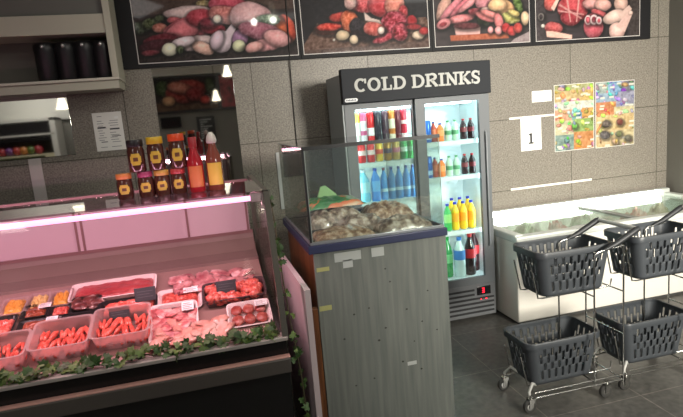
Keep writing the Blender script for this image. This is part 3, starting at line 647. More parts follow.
L2 = [(362, (222, 38, 40), (236, 200, 200), 'red can, leftmost on the second left shelf'), (371, (218, 44, 44), (240, 214, 212), 'red can with a white mark, second on the second left shelf'), (379.5, (232, 190, 60), (214, 70, 50), 'yellow and red can beside two red cans on the second left shelf'),
      (388, (206, 150, 60), (74, 58, 96), 'amber can with a purple band on the second left shelf'), (396.3, (214, 178, 96), (214, 120, 150), 'yellow and pink can left of the green cans on the second left shelf'), (404, (34, 150, 70), (210, 226, 210), 'green can with a white mark on the second left shelf'), (411, (90, 190, 96), (180, 220, 180), 'pale green can by the door edge on the second left shelf')]
for px, c, b_, lab in L2: can(fx(px, 155), YD, LZ[1]+.005, .0305, .142, c, b_, lab, (.35, .6), 'cans on the second left shelf')
CY = (120, 200, 232)
bottle(fx(364, 185), YD+.005, LZ[2]+.005, .047, .245, (130, 208, 236), (226, 236, 242), (176, 226, 240), 'pale blue wide water bottle, leftmost on the third left shelf', 'bottles on the third left shelf')
bottle(fx(375.5, 185), YD-.01, LZ[2]+.005, .035, .25, (70, 140, 222), (30, 66, 190), (110, 176, 234), 'bright blue water bottle with a royal blue cap on the third left shelf', 'bottles on the third left shelf')
for i, px in enumerate((384.5, 392, 399.5, 407, 413.5)):
    bottle(fx(px, 185), YD, LZ[2]+.005, .0285, .245, (84, 150, 214), [(120, 60, 84), (60, 70, 150), (60, 70, 150), (40, 50, 130), (60, 70, 150)][i], (206, 230, 242), 'slim blue water bottle, third left shelf, %s of the five' % ['leftmost', 'second from left', 'middle', 'second from right', 'rightmost'][i], 'slim water bottles on the third left shelf', lz=(.26, .36))
def cola(px, py, z, h, r, lab, y=YD): return bottle(fx(px, py), y, z, r, h, (48, 26, 28), (196, 40, 44), (120, 40, 46), lab, 'cola bottles in the right door', lz=(.36, .58))
for z, py, w_, row in ((RZ[0], 132, 0, 'upper'), (RZ[1], 168, 1.5, 'second')):
    z += .005
    can(fx(427.6+w_, py), YD, z, .029, .168, (44, 104, 190), (180, 206, 232), 'tall blue can, leftmost on the %s right shelf' % row, (.1, .3), 'cans in the right door')
    bottle(fx(434.3+w_, py), YD+.01, z, .023, .155, (196, 80, 60), (40, 60, 150), (224, 120, 80), 'small red bottle beside the tall blue can, %s right shelf' % row, 'small bottles on the right shelves')
    bottle(fx(440+w_, py), YD-.005, z, .03, .14, (232, 128, 60), (60, 70, 160), (240, 150, 80), 'plump orange drink bottle on the %s right shelf' % row, 'small bottles on the right shelves')
    bottle(fx(448+w_, py), YD, z, .027, .155, (196, 222, 200), (90, 170, 110), (96, 160, 110), 'green and white bottle left of its twin, %s right shelf' % row, 'small bottles on the right shelves', lz=(.3, .5))
    bottle(fx(455.3+w_, py), YD, z, .027, .155, (190, 220, 196), (90, 170, 110), (90, 156, 108), 'green and white bottle next to the cola, %s right shelf' % row, 'small bottles on the right shelves', lz=(.3, .5))
    cola(463.5+w_, py, z, .158, .027, 'small cola bottle beside the green and white pair, %s right shelf' % row)
    cola(471+w_, py, z, .158, .027, 'small cola bottle at the right end of the %s right shelf' % row)
YL = (250, 204, 50)
bottle(fx(448, 220), YD, RZ[2]+.005, .031, .215, (70, 180, 90), (40, 70, 190), (150, 210, 120), 'green fizzy bottle at the left end of the yellow juice row', 'juice bottles on the third right shelf')
for i, px in enumerate((455.5, 463.7, 471.7)):
    bottle(fx(px, 220), YD, RZ[2]+.005, .033, .222, YL, (44, 60, 190), (250, 170, 40), 'yellow juice bottle, third right shelf, %s of the front three' % ['left', 'middle', 'right'][i], 'juice bottles on the third right shelf')
for i, px in enumerate((452.5, 460.5, 468.5)):
    bottle(fx(px, 215, 3.98), 3.985, RZ[2]+.005, .033, .24, YL, (44, 60, 190), (250, 170, 40), 'yellow juice bottle in the back row, %s of three' % ['left', 'middle', 'right'][i], 'juice bottles in the back row')
zb = .347
bottle(fx(449.5, 262), YD+.03, zb, .042, .33, (64, 160, 90), (40, 150, 70), (130, 206, 140), 'large green fizzy bottle, leftmost on the fridge floor', 'large bottles on the fridge floor', lz=(.36, .58))
bottle(fx(459.5, 262), YD-.01, zb, .046, .325, (206, 226, 222), (60, 120, 200), (70, 130, 200), 'large clear bottle with a blue wrapper on the fridge floor', 'large bottles on the fridge floor', lz=(.44, .68))
bottle(fx(470.5, 262), YD, zb, .044, .34, (44, 24, 26), (190, 36, 40), (206, 40, 48), 'large cola bottle with a red wrapper on the fridge floor', 'large bottles on the fridge floor', lz=(.42, .64))
bottle(fx(479.5, 255), YD+.09, zb, .043, .34, (70, 26, 30), (190, 36, 40), (214, 50, 56), 'large cola bottle behind the front one at the right fridge wall', 'large bottles on the fridge floor', lz=(.42, .64))
# ------------------------------------------------------------------ chest freezer
CL = glass_mat('clear_glass', (248, 253, 250), .04)
FW = mat((216, 212, 202), .45)
Z = thing('chest_freezer', 'white chest freezer with sliding glass lids along the wall', 'freezer', (3.25, 3.93, 0)); o = Z.location
fx0, fx1, fy0, fy1, fz = 2.172, 4.33, 3.525, 4.345, .70
k = MB(); k.box(fx0, fx1, fy0, fy0+.05, .02, fz-.05, .012); k.box(fx0, fx1, fy1-.05, fy1, .02, fz-.05, .012); k.box(fx0+.001, fx0+.05, fy0+.012, fy1-.012, .02, fz-.05); k.box(fx1-.05, fx1-.001, fy0+.012, fy1-.012, .02, fz-.05); k.box(fx0+.03, fx1-.03, fy0+.03, fy1-.03, .03, .1)
k.build('cabinet', FW, Z, off=o)
k = MB(); k.box(fx0+.02, fx1-.02, fy0+.02, fy1-.02, 0, .02); k.build('plinth', mat((60, 60, 58), .6), Z, off=o)
k = MB(); k.box(fx0-.006, fx1+.006, fy0-.012, fy0+.075, fz-.055, fz, .016); k.box(fx0-.006, fx1+.006, fy1-.06, fy1+.004, fz-.055, fz+.05, .014); k.box(fx0-.0045, fx0+.075, fy0+.01, fy1-.01, fz-.055, fz+.012, .016); k.box(fx1-.07, fx1+.006, fy0, fy1, fz-.055, fz+.012, .016)
k.build('rim', mat((196, 200, 194), .4), Z, off=o)
k = MB(); k.box(fx0+.05, fx1-.05, fy0+.05, fy1-.05, .36, .37); k.box(fx0+.05, fx1-.05, fy1-.055, fy1-.05, .37, fz-.05); k.box(fx0+.05, fx1-.05, fy0+.05, fy0+.055, .37, fz-.05); k.box(fx0+.05, fx0+.055, fy0+.05, fy1-.05, .37, fz-.05); k.box(fx1-.055, fx1-.05, fy0+.05, fy1-.05, .37, fz-.05)
k.build('liner', mat((228, 238, 232), .5), Z, smooth=False, off=o)
k = MB().box(fx0+.12, fx1-.12, fy1-.085, fy1-.058, fz+.002, fz+.045, .008)
k.build('light_tube', mat((255, 255, 255), .5, emit=(250, 255, 240), estr=9), Z, off=o)
for (a, b_, dz) in ((fx0+.08, 3.36, .004), (3.30, fx1-.075, .012)):
    q = MB().box(a, b_, fy0+.07, fy1-.09, fz-.03+dz, fz-.025+dz).build('glass_lid', CL, Z, smooth=False, off=o)
    k = MB(); x_ = b_ if a < 3 else a
    k.box(x_-.018, x_+.018, fy0+.07, fy1-.09, fz-.034+dz, fz-.018+dz, .003)
    k.build('lid_frame', mat((120, 122, 118), .4), q, off=o)
    MB().box((a+b_)/2-.09, (a+b_)/2+.09, fy0+.08, fy0+.095, fz-.024+dz, fz-.006+dz, .005).build('lid_handle', mat((150, 152, 150), .4), q, off=o)
def bag(name, lab, cat, loc, w, d, h, m, seam, group=None, rot=(0, 0, 0), seed=0, lump=.26, fr=4):
    t = thing(name, lab, cat, loc, rot, group)
    nu, nv = 34, 24; vs = []; fs = []
    for side in (1, 0):
        for j in range(nv+1):
            for i in range(nu+1):
                u, v = -1+2*i/nu, -1+2*j/nv
                pr = (1-abs(u)**3)*(1-abs(v)**3)
                pr = max(pr, 0)**.42
                n_ = noise.noise(Vector((u*fr*w/.3+seed*5.3, v*fr*d/.3, seed*2.))) + .5*noise.noise(Vector((u*fr*2.3+seed, v*fr*2.3, 3.)))
                z = h*pr*(1+lump*n_) if side else 0.0
                vs.append((u*w/2*(1-.06*(1-abs(v))), v*d/2*(1-.05*(1-abs(u))), max(z, 0)+.0015*side))
    n1 = (nu+1)*(nv+1)
    for s in (0, 1):
        for j in range(nv):
            for i in range(nu):
                a = s*n1+j*(nu+1)+i; fs.append((a, a+1, a+nu+2, a+nu+1))
    ring = [j*(nu+1) for j in range(nv+1)]; ring2 = [j*(nu+1)+nu for j in range(nv+1)]; r3 = list(range(nu+1)); r4 = [nv*(nu+1)+i for i in range(nu+1)]
    for rr_ in (ring, ring2, r3, r4):
        for a, b_ in zip(rr_[:-1], rr_[1:]): fs.append((a, b_, b_+n1, a+n1))
    k = MB(); k.add(vs, fs); k.build('filled_pouch', m, t, angle=70)
    k = MB()
    for s in (-1, 1):
        n = 12
        for i in range(n):
            y0_ = -d/2+d*i/n; k.box(s*w/2-.002, s*w/2+s*.016, y0_, y0_+d/n*.8, .0005, .0035)
    k.build('sealed_edge', seam, t, smooth=False)
    return t
CLRP = mat((190, 192, 190), .15, coat=.5)
for (x, y, c, c2, lab, w) in ((2.55, 4.0, (214, 220, 206), (150, 180, 150), 'pale green frozen bag lying left inside the freezer', .22), (2.86, 3.98, (196, 70, 60), (230, 220, 214), 'small red and white frozen bag lying mid left inside the freezer', .16), (3.12, 4.02, (222, 226, 214), (170, 200, 176), 'white frozen bag in the middle of the freezer', .2),
                              (3.62, 3.95, (206, 90, 74), (236, 226, 216), 'red and white frozen pack under the right freezer lid', .26), (3.92, 4.0, (200, 206, 160), (226, 220, 200), 'pale yellow frozen bag at the right end of the freezer', .22)):
    bag('frozen_bag', lab, 'frozen food', (x, y, .371), w, .24, .27, ramp_mat('frozen_print', [(.35, c), (.6, c2)], 9, rough=.3), CLRP, 'frozen bags in the freezer', seed=x)
t = tag(MB().sph((2.37, 4.12, .371), .12, (1, 1, 1.6)).build('frozen_bag', mat((150, 156, 146), .35)), 'rounded grey frozen sack in the left corner of the freezer', 'frozen food', 'frozen bags in the freezer')
for v in t.data.vertices: v.co.z = max(v.co.z, .371)

# ------------------------------------------------------------------ wooden counter with the glass display box
def wood(name, c1, c2, scale=3., stretch=(14, 14, .8), rough=.55):
    return ramp_mat(name, [(.28, c1), (.5, tuple((a+b)/2 for a, b in zip(c1, c2))), (.72, c2)], scale, stretch=stretch, rough=rough, bump=.12, detail=6, dist=.4)
GW = wood('grey_laminate', (98, 103, 98), (122, 126, 119))
BW = wood('brown_wood', (74, 42, 24), (136, 86, 46), stretch=(10, 10, .7), rough=.35)
C0 = thing('counter', 'grey wood grain counter standing in front of the fridge', 'counter', (.79, 2.9, 0)); o = C0.location
cx0, cx1, cy0, cy1, cz = .443, 1.137, 2.5, 3.34, 1.06
q = MB().box(cx0, cx1, cy0, cy0+.02, 0, cz, .002).build('front_panel', GW, C0, off=o)
for (x, z, r) in ((.62, .72, .006), (.70, .74, .005), (.74, .56, .007), (.82, .86, .005), (.90, .70, .006), (.98, .62, .005), (1.02, .78, .005), (.56, .60, .006), (.86, .42, .006), (.70, .36, .005), (.96, .36, .006), (1.06, .56, .005), (.80, .93, .005), (.60, .34, .005), (.78, .62, .006), (.93, .52, .004)):
    MB().prism(arc(x, z, r, r*.8, 0, 330, 8), cy0-.0006, cy0+.001).build('knot', mat((58, 56, 52), .7), q, smooth=False, off=o)
MB().box(cx0, cx0+.02, cy0+.02, cy1, .0, cz).build('side_panel', BW, C0, smooth=False, off=o)
MB().box(cx1-.02, cx1, cy0+.02, cy1, .0, cz).build('side_panel', GW, C0, smooth=False, off=o)
MB().box(cx0+.02, cx1-.02, cy1-.02, cy1, .0, cz).build('back_panel', BW, C0, smooth=False, off=o)
MB().box(cx0+.02, cx1-.02, cy0+.02, cy1-.02, cz-.03, cz).build('top', BW, C0, smooth=False, off=o)
TAPE = mat((176, 176, 116), .35); MASK = mat((178, 182, 178), .6)
for (a, b_, c, d, m_) in ((.452, .515, .965, .985, TAPE), (.448, .51, .765, .79, TAPE), (.545, .68, 1.0, 1.045, MASK), (.585, .635, .965, 1.005, MASK), (.735, .80, 1.0, 1.045, MASK), (.885, .935, .392, .412, MASK)):
    MB().box(a, b_, cy0-.0009, cy0, c, d).build('tape', m_, C0, smooth=False, off=o)
# leaning parts between the case and the counter
tag(MB().box(.392, .438, 2.492, 2.53, 0, .785, .002).build('wood_plank', BW), 'brown varnished plank standing against the left side of the counter', 'plank')
t = tag(MB().prism([(2.19, 0), (3.05, 0), (3.05, .955), (2.19, .985)], .335, .36, 'yz').build('side_board', mat((206, 190, 190), .45), smooth=False), 'white upright board between the meat case and the counter', 'board')
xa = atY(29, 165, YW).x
tag(MB().box(xa, xa+.085, YW-.012, YW, 1.1, 1.583, .003).build('reflection_strip', mat((196, 188, 184), .5)), 'pale strip standing in for a reflection on the wall below the left mirror', 'reflection')  # pale strip put on the wall as the reflection of a white post
tag(MB().box(.545, .628, YW-.012, YW, .99, 1.455, .003).build('reflection_strip', mat((176, 178, 176), .5)), 'white strip standing in for a reflection on the wall behind the glass box', 'reflection')  # strip added to the wall for a pale reflection in the glass box

B = thing('glass_display_box', 'clear glass display box on a dark blue base on the counter', 'display box', (.79, 2.9, cz)); o = B.location
bx0, bx1, by0, by1, bz0, bz1 = .436, 1.126, 2.5, 3.33, 1.1, 1.568
NAVY = mat((42, 48, 78), .4)
k = MB(); k.box(bx0-.018, bx1+.014, by0-.02, by0+.02, cz, bz0, .004); k.box(bx0-.018, bx1+.014, by1-.02, by1+.018, cz, bz0, .004); k.box(bx0-.018, bx0+.02, by0, by1, cz, bz0, .004); k.box(bx1-.02, bx1+.014, by0, by1, cz, bz0, .004)
k.build('base_frame', NAVY, B, off=o)
MB().box(bx0+.02, bx1-.02, by0+.02, by1-.02, cz, bz0-.012).build('floor', mat((40, 44, 46), .5), B, smooth=False, off=o)
k = MB(); k.box(bx0-.004, bx1+.004, by0-.006, by0+.012, bz0, bz0+.014, .002); k.box(bx0-.004, bx0+.01, by0, by1, bz0, bz0+.014, .002); k.box(bx1-.01, bx1+.004, by0, by1, bz0, bz0+.014, .002); k.box(bx0, bx1, by1-.01, by1+.004, bz0, bz0+.014, .002)
k.build('glazing_channel', mat((140, 144, 146), .35, .6), B, off=o)
BG = glass_mat('box_glass', (247, 251, 249), .05, haze=.02, hazecol=(190, 196, 190))
for nm, a in (('front_pane', (bx0, bx1, by0, by0+.005)), ('back_pane', (bx0, bx1, by1-.005, by1)), ('side_pane', (bx0, bx0+.005, by0+.005, by1-.005)), ('side_pane', (bx1-.005, bx1, by0+.005, by1-.005))):
    MB().box(*a, bz0+.004, bz1-.006).build(nm, BG, B, smooth=False, off=o)
MB().box(bx0, bx1, by0, by1, bz1-.006, bz1).build('top_pane', BG, B, smooth=False, off=o)
k = MB(); k.box(bx0-.004, bx1+.004, by0-.004, by0+.004, bz1-.012, bz1+.006); k.box(bx0-.004, bx0+.006, by0-.004, by0+.006, bz0+.012, bz1-.008)
k.build('edge_seal', mat((20, 21, 22), .4), B, smooth=False, off=o)
for q in ((bx0-.002, bx0+.002, by0, by1, bz1, bz1+.003), (bx0+.007, bx0+.0105, by0-.002, by0+.001, bz0+.014, bz1-.008), (bx1-.001, bx1+.001, by0, by0+.003, bz0+.014, bz1-.008)):
    MB().box(*q).build('polished_edge', mat((150, 158, 152), .6), B, smooth=False, off=o)
SN = ramp_mat('snack_mix', [(.36, (122, 92, 70)), (.5, (170, 140, 112)), (.66, (214, 196, 172))], 34, rough=.35, coat=.5, bump=.35, detail=2.)
SN2 = ramp_mat('snack_mix_grey', [(.36, (104, 90, 78)), (.5, (158, 140, 122)), (.66, (212, 202, 186))], 30, rough=.35, coat=.6, bump=.35, detail=2.)
CR = mat((206, 206, 196), .2, coat=.5)
zf = bz0-.012
bag('snack_bag', 'clear bag of brown nuts lying front left in the glass box', 'snack bag', (.63, 2.64, zf), .32, .19, .052, SN, CR, 'bags in the glass box', seed=1, fr=3, lump=.22)
bag('snack_bag', 'lumpy clear bag of brown snacks front right in the glass box', 'snack bag', (.955, 2.64, zf), .29, .18, .066, SN2, CR, 'bags in the glass box', seed=2, rot=(0, 0, .06))
bag('snack_bag', 'clear snack bag in the middle of the glass box, behind the front pair', 'snack bag', (.80, 2.83, zf), .22, .17, .066, SN2, CR, 'bags in the glass box', seed=3, rot=(0, 0, -.2))
bag('snack_bag', 'crinkled clear snack bag right at the back of the glass box', 'snack bag', (.99, 3.0, zf), .28, .26, .088, SN, CR, 'bags in the glass box', seed=4, rot=(0, 0, .04))
bag('snack_bag', 'clear snack bag at the back under the green and red packet', 'snack bag', (.68, 3.02, zf), .34, .22, .088, SN2, CR, 'bags in the glass box', seed=5)
t = bag('snack_packet', 'green and orange printed packet on top at the back left of the glass box', 'snack packet', (.665, 3.08, zf+.10), .38, .2, .05, ramp_mat('packet_print', [(.40, (40, 104, 58)), (.52, (58, 130, 70)), (.545, (214, 106, 66)), (.61, (224, 130, 84)), (.66, (214, 208, 180))], 3.2, rough=.3, coat=.4, stretch=(1, 2.5, 1), dist=1.), mat((52, 120, 66), .3), 'bags in the glass box', seed=6, lump=.2)
k = MB(); k.prism([(-.06, .03), (-.03, .11), (.0, .115), (.08, .04), (-.02, .01)], .045, .06); q = k.build('folded_corner', mat((150, 190, 130), .3), t, smooth=False)
# ------------------------------------------------------------------ refrigerated meat case
CX0, CX1 = -2.3, .245
SL = .307; YD0, ZD0 = 2.28, .735
def deckz(y): return ZD0+SL*(y-YD0)
TILT = math.atan(SL)
def onDeck(px, py, dz=0.):
    d = ray(px, py); t = (ZD0+dz-SL*YD0-EYE)/(d.z-SL*d.y)
    return Vector((d.x*t, d.y*t, EYE+d.z*t))
K = thing('meat_display_case', 'long refrigerated meat case with a pink light tube', 'display case', (-.95, 2.6, 0)); o = K.location
MAUVE = mat((118, 95, 90), .5); DK = mat((24, 23, 23), .4); ALU = mat((176, 166, 158), .4)
MB().box(CX0, CX1-.01, 2.27, 3.24, .03, .56).build('base_panel', DK, K, smooth=False, off=o)
MB().box(CX0, CX1-.01, 2.215, 2.275, .10, .62).build('front_panel', mat((30, 29, 28), .3), K, smooth=False, off=o)
MB().box(CX0, CX1+.002, 2.185, 2.225, .632, .70, .006).build('bumper', mat((92, 86, 80), .4, .2), K, off=o)
MB().box(CX0, CX1+.002, 2.19, 2.222, .699, .706, .002).build('bumper_trim', mat((226, 170, 156), .35), K, off=o)
MB().box(CX0, CX1-.005, 2.225, 2.27, .56, .785).build('dark_band', mat((20, 19, 19), .35), K, smooth=False, off=o)
MB().box(CX0, CX1, 2.192, 2.262, .776, .792, .003).build('front_ledge', ALU, K, off=o)
k = MB(); k.prism([(2.262, ZD0-.02), (2.262, ZD0), (2.985, deckz(2.985)), (2.985, deckz(2.985)-.03)], CX0, CX1-.03, 'yz'); k.build('deck', mat((150, 118, 112), .4), K, smooth=False, off=o)
k = MB(); k.prism([(2.985, .925), (2.988, .965), (3.1, .985), (3.185, 1.04), (3.19, 1.075), (3.24, 1.075), (3.24, .86), (2.985, .86)], CX0, CX1-.03, 'yz'); k.build('rear_step', MAUVE, K, smooth=False, off=o)
k = MB(); k.box(CX0, CX1-.03, 3.185, 3.21, 1.068, 1.085); k.box(CX0, CX1-.03, 3.185, 3.21, 1.365, 1.388)
for x in (-1.9, -1.3, -.74, -.71, -.15, .19): k.box(x-.006, x+.006, 3.190, 3.206, 1.08, 1.37)
k.build('door_track', mat((126, 92, 92), .4, .3), K, smooth=False, off=o)
for a, b_, y in ((-2.25, -.72, 3.2), (-.75, .2, 3.194)): MB().box(a, b_, y, y+.005, 1.08, 1.375).build('sliding_door', mat((182, 156, 164), .35), K, smooth=False, off=o)
MB().box(CX0, CX1-.02, 2.375, 2.86, 1.40, 1.408).build('top_glass', glass_mat('case_top_glass', (236, 226, 228), .05), K, smooth=False, off=o)
CG = glass_mat('case_glass', (253, 251, 251), .010)
k = MB(); k.prism([(2.212, .792), (2.218, .792), (2.392, 1.4), (2.386, 1.4)], CX0, CX1-.02, 'yz'); k.build('front_glass', CG, K, smooth=False, off=o)
# right end: a clear pane in a slim dark frame
k = MB(); k.prism([(2.22, .79), (3.2, .79), (3.2, 1.395), (2.39, 1.395)], CX1-.016, CX1-.01, 'yz'); k.build('end_pane', CG, K, smooth=False, off=o)
k = MB()
k.prism([(2.2, .785), (2.235, .785), (2.405, 1.405), (2.37, 1.405)], CX1-.022, CX1+.004, 'yz'); k.box(CX1-.022, CX1+.004, 2.37, 3.24, 1.39, 1.405); k.box(CX1-.022, CX1+.004, 3.21, 3.24, .79, 1.4)
k.build('end_frame', mat((96, 92, 84), .35, .5), K, smooth=False, off=o)
MB().box(CX1-.03, CX1-.002, 2.26, 3.24, .03, .79).build('end_panel', mat((40, 38, 38), .4), K, smooth=False, off=o)
k = MB(); k.lathe([(.0115, CX0), (.0115, CX1-.075)], 14, (0, 2.405, 1.376), axis='x'); k.build('light_tube', mat((255, 230, 246), .5, emit=(255, 168, 222), estr=2.1), K, off=o)
k = MB(); k.box(CX1-.078, CX1-.03, 2.385, 2.425, 1.36, 1.4, .004); k.box(CX1-.03, CX1-.02, 2.385, 2.425, 1.34, 1.4); k.build('tube_holder', mat((196, 176, 180), .4), K, off=o)
for x in (-2.0, -1.0, .1): MB().box(x-.05, x+.05, 2.35, 2.42, 0, .03).build('foot', DK, K, off=o)

# ---- trays of meat
def mm(name, stops, sc, **kw): return ramp_mat(name, stops, sc, rough=.3, coat=.35, bump=.4, **kw)
MINCE = mm('mince', [(.3, (160, 54, 48)), (.5, (208, 84, 72)), (.68, (228, 146, 130))], 70)
BRIGHT = mm('red_strips', [(.3, (184, 66, 56)), (.55, (222, 98, 82)), (.75, (236, 164, 146))], 34)
PINK = mm('pink_slices', [(.3, (176, 74, 84)), (.5, (216, 124, 124)), (.66, (238, 200, 192))], 24, dist=.8)
SLAB = mm('dark_red_slab', [(.3, (150, 44, 50)), (.6, (182, 70, 74)), (.8, (208, 116, 112))], 16)
BROWN = mm('brown_marinade', [(.3, (120, 52, 36)), (.6, (168, 84, 56)), (.8, (196, 122, 84))], 30)
CHICK = mm('pale_chicken', [(.3, (206, 124, 110)), (.55, (232, 172, 156)), (.8, (242, 214, 204))], 14)
YELL = mm('yellow_marinade', [(.3, (214, 140, 40)), (.6, (228, 172, 74)), (.8, (238, 204, 130))], 22)
PALEY = mm('pale_cheese', [(.3, (222, 184, 104)), (.6, (232, 206, 138)), (.8, (240, 222, 170))], 22)
FOAM = mat((236, 222, 218), .5); BLK = mat((30, 28, 30), .3)
CLEARP = glass_mat('clear_plastic', (246, 236, 236), .06, .1, haze=.34, hazecol=(244, 222, 218))
FILM = glass_mat('cling_film', (253, 251, 251), .03, .1)
LABEL = mat((240, 232, 230), .5); CARD = mat((58, 58, 62), .5)
def tray_mesh(w, d, h, fl=.012, th=.004):
    k = MB(); a, b = w/2, d/2; pr = [(1-fl/a, 1-fl/b, 0), (1., 1., h), (1+.006/a, 1+.006/b, h), (1+.006/a, 1+.006/b, h-.004), (1-th/a, 1-th/b, h-.002), (1-(fl+th)/a, 1-(fl+th)/b, th)]
    n = 40; vs = []; fs = []
    def ringpt(q):
        ang = 2*math.pi*q/n; c, s = math.cos(ang), math.sin(ang); e = .22
        return (math.copysign(abs(c)**e, c), math.copysign(abs(s)**e, s))
    pts = [ringpt(q+.5) for q in range(n)]
    order = [0, 1, 2, 4, 5]
    for (sx, sy, z) in [pr[0], pr[1], pr[2], pr[4], pr[5]]:
        vs += [(x*a*sx, y*b*sy, z) for x, y in pts]
    for i in range(4):
        fs += [(i*n+q, i*n+(q+1) % n, (i+1)*n+(q+1) % n, (i+1)*n+q) for q in range(n)]
    fs.append(tuple(range(n))[::-1]); fs.append(tuple(range(4*n, 5*n)))
    k.add(vs, fs); return k
def lumps(w, d, z0, h, n, kind, seed):
    rr = random.Random(seed); k = MB()
    if kind == 'mince':
        nx, ny = 26, 18; vs = []; fs = []
        for j in range(ny+1):
            for i in range(nx+1):
                u, v = -1+2*i/nx, -1+2*j/ny
                e = max(0, (1-u**6)*(1-v**6))**.5
                vs.append((u*w/2, v*d/2, z0+h*e*(.8+.35*noise.noise(Vector((u*4+seed, v*4, seed*.7)))+.22*noise.noise(Vector((u*11, v*11+seed, 1))))))
        for j in range(ny):
            for i in range(nx): a = j*(nx+1)+i; fs.append((a, a+1, a+nx+2, a+nx+1))
        k.add(vs, fs)
    elif kind == 'strips':
        for i in range(n):
            x = -w/2+w*(i+.5)/n; rot = Matrix.Rotation(R(rr.uniform(60, 110)), 3, 'Z')
            for j in range(3):
                k.sph((x+rr.uniform(-.01, .01), -d/2+d*(j+.5)/3, z0+h*rr.uniform(.4, .6)), .5, (d*.44, .019, h*.6), 10, 6, rot, .25, 5, i+j*9+seed)
    elif kind == 'slices':
        for i in range(n):
            x = -w/2+w*(i+.5)/n
            for j in range(2):
                rot = Matrix.Rotation(R(rr.uniform(-25, 25)), 3, 'Z') @ Matrix.Rotation(R(rr.uniform(10, 24)), 3, 'Y')
                k.sph((x+rr.uniform(-.01, .01), (-d/4 if j else d/4)+rr.uniform(-.01, .01), z0+h*.55+.004*(i % 3)), .5, (w/n*1.9, d*.5, h*.55), 12, 7, rot, .22, 5, i+j*7+seed)
    elif kind == 'flat':
        for i in range(n):
            r = rr.uniform(.7, 1.2)
            rot = Matrix.Rotation(rr.uniform(0, 3.1), 3, 'Z') @ Matrix.Rotation(R(rr.uniform(-22, 22)), 3, 'Y') @ Matrix.Rotation(R(rr.uniform(-15, 15)), 3, 'X')
            k.sph((rr.uniform(-w/2, w/2)*.82, rr.uniform(-d/2, d/2)*.78, z0+h*rr.uniform(.35, .65)), .5, (.10*r, .06*r, .022), 14, 8, rot, .4, 5, i+seed)
    elif kind == 'patties':
        for i in range(3):
            for j in range(2):
                k.sph((-w/3+w/3*i, -d/4+d/2*j, z0+h*.4), .5, (w/3*.99, d/2*.99, h*.7), 16, 8, None, .1, 5, i+3*j)
    elif kind == 'chunks':
        for i in range(n):
            r = rr.uniform(.7, 1.15)
            k.sph((rr.uniform(-w/2, w/2)*.86, rr.uniform(-d/2, d/2)*.84, z0+h*rr.uniform(.3, .7)), .5, (.075*r, .055*r, h*.8), 12, 8, Matrix.Rotation(rr.uniform(0, 3), 3, 'Z'), .35, 5, i+seed)
    return k
def tray(lab, cat, fl, fr, bl_y, h, traym, meatm, kind, name='meat_tray', n=8, mh=None, label=None, film=False, card=None, group=None, extra=0., rim=True, seed=None, lift=0.):
    """fl, fr: pixels of the front rim corners, bl_y: pixel row of the back rim at the left corner"""
    hz = lift+h*1.04; a = onDeck(*fl, dz=hz); b = onDeck(*fr, dz=hz); y_a = (a.y+b.y)/2
    vx = 202.39+(fl[0]-202.39)*(bl_y-128)/(fl[1]-128.0)
    c = onDeck(vx, bl_y, dz=hz)
    w = b.x-a.x; d = (c.y-a.y)/math.cos(TILT)
    cy = (a.y+c.y)/2-h*math.sin(TILT)*-1; cx = (a.x+b.x)/2
    seed = seed if seed is not None else int(abs(cx*100)+cy*10)
    t = thing(name, lab, cat, (cx, cy, deckz(cy)+.002+lift), (TILT+extra, 0, 0), group)
    if rim: tray_mesh(w, d, h).build('tray', traym, t, angle=50)
    mh = mh or h*.9
    lumps(w-.024, d-.024, .006, mh, n, kind, seed).build('meat', meatm, t, angle=80)
    if film: MB().box(-w/2+.002, w/2-.002, -d/2+.002, d/2-.002, max(h, mh)+.006, max(h, mh)+.0075).build('film', FILM, t, smooth=False)
    if label:
        lx, ly, lw, ld = label; z = max(h, mh)+.008
        q = MB().box(lx*w/2-lw/2, lx*w/2+lw/2, ly*d/2-ld/2, ly*d/2+ld/2, z, z+.0015).build('price_label', LABEL, t, smooth=False)
        for i in range(4): MB().box(lx*w/2-lw*.4, lx*w/2+lw*(.38-.2*(i % 2)), ly*d/2-ld*.36+i*ld*.2, ly*d/2-ld*.36+i*ld*.2+ld*.06, z+.0015, z+.002).build('text_line', mat((120, 110, 112), .7), q, smooth=False)
    return t, w, d
def card(lab, px, py, w, h, lean=.35, lift=.06):
    """dark price card on a clip, facing the customer"""
    p = onDeck(px, py, lift)
    t = thing('price_card', lab, 'price card', (p.x, p.y, p.z), (-lean*0+R(-15), 0, 0), 'dark price cards in the meat case')
    MB().box(-w/2, w/2, -.0015, .0015, 0, h, .001).build('card', CARD, t)
    for i in range(3): MB().box(-w*.38, w*(.36-.16*(i % 2)), -.0022, -.0014, h*(.3+.2*i), h*(.3+.2*i)+.0022).build('text_line', mat((96, 96, 100), .6), t, smooth=False)
    MB().tube([(0, .002, .01), (0, .004, -.02), (0, .004, -lift-.0)], .002, 6).build('pin', STEEL, t)
    return t
CARDS = 'dark price cards in the meat case'
# front row: clear bins
G1 = 'clear bins of meat in the front row'
tray('clear plastic bin of meat strips cut by the left edge, in the front row', 'meat tray', (-42, 366), (23, 352), 336, .085, CLEARP, BRIGHT, 'strips', 'meat_bin', 9, .04, group=G1)
tray('clear plastic bin of red meat strips, middle bin of the front row', 'meat tray', (26, 352), (87, 340.5), 321, .085, CLEARP, BRIGHT, 'strips', 'meat_bin', 12, .045, group=G1)
tray('clear plastic bin of red meat strips beside the white slice pack', 'meat tray', (89, 340), (148, 329), 309, .085, CLEARP, BRIGHT, 'strips', 'meat_bin', 12, .0455, group=G1)
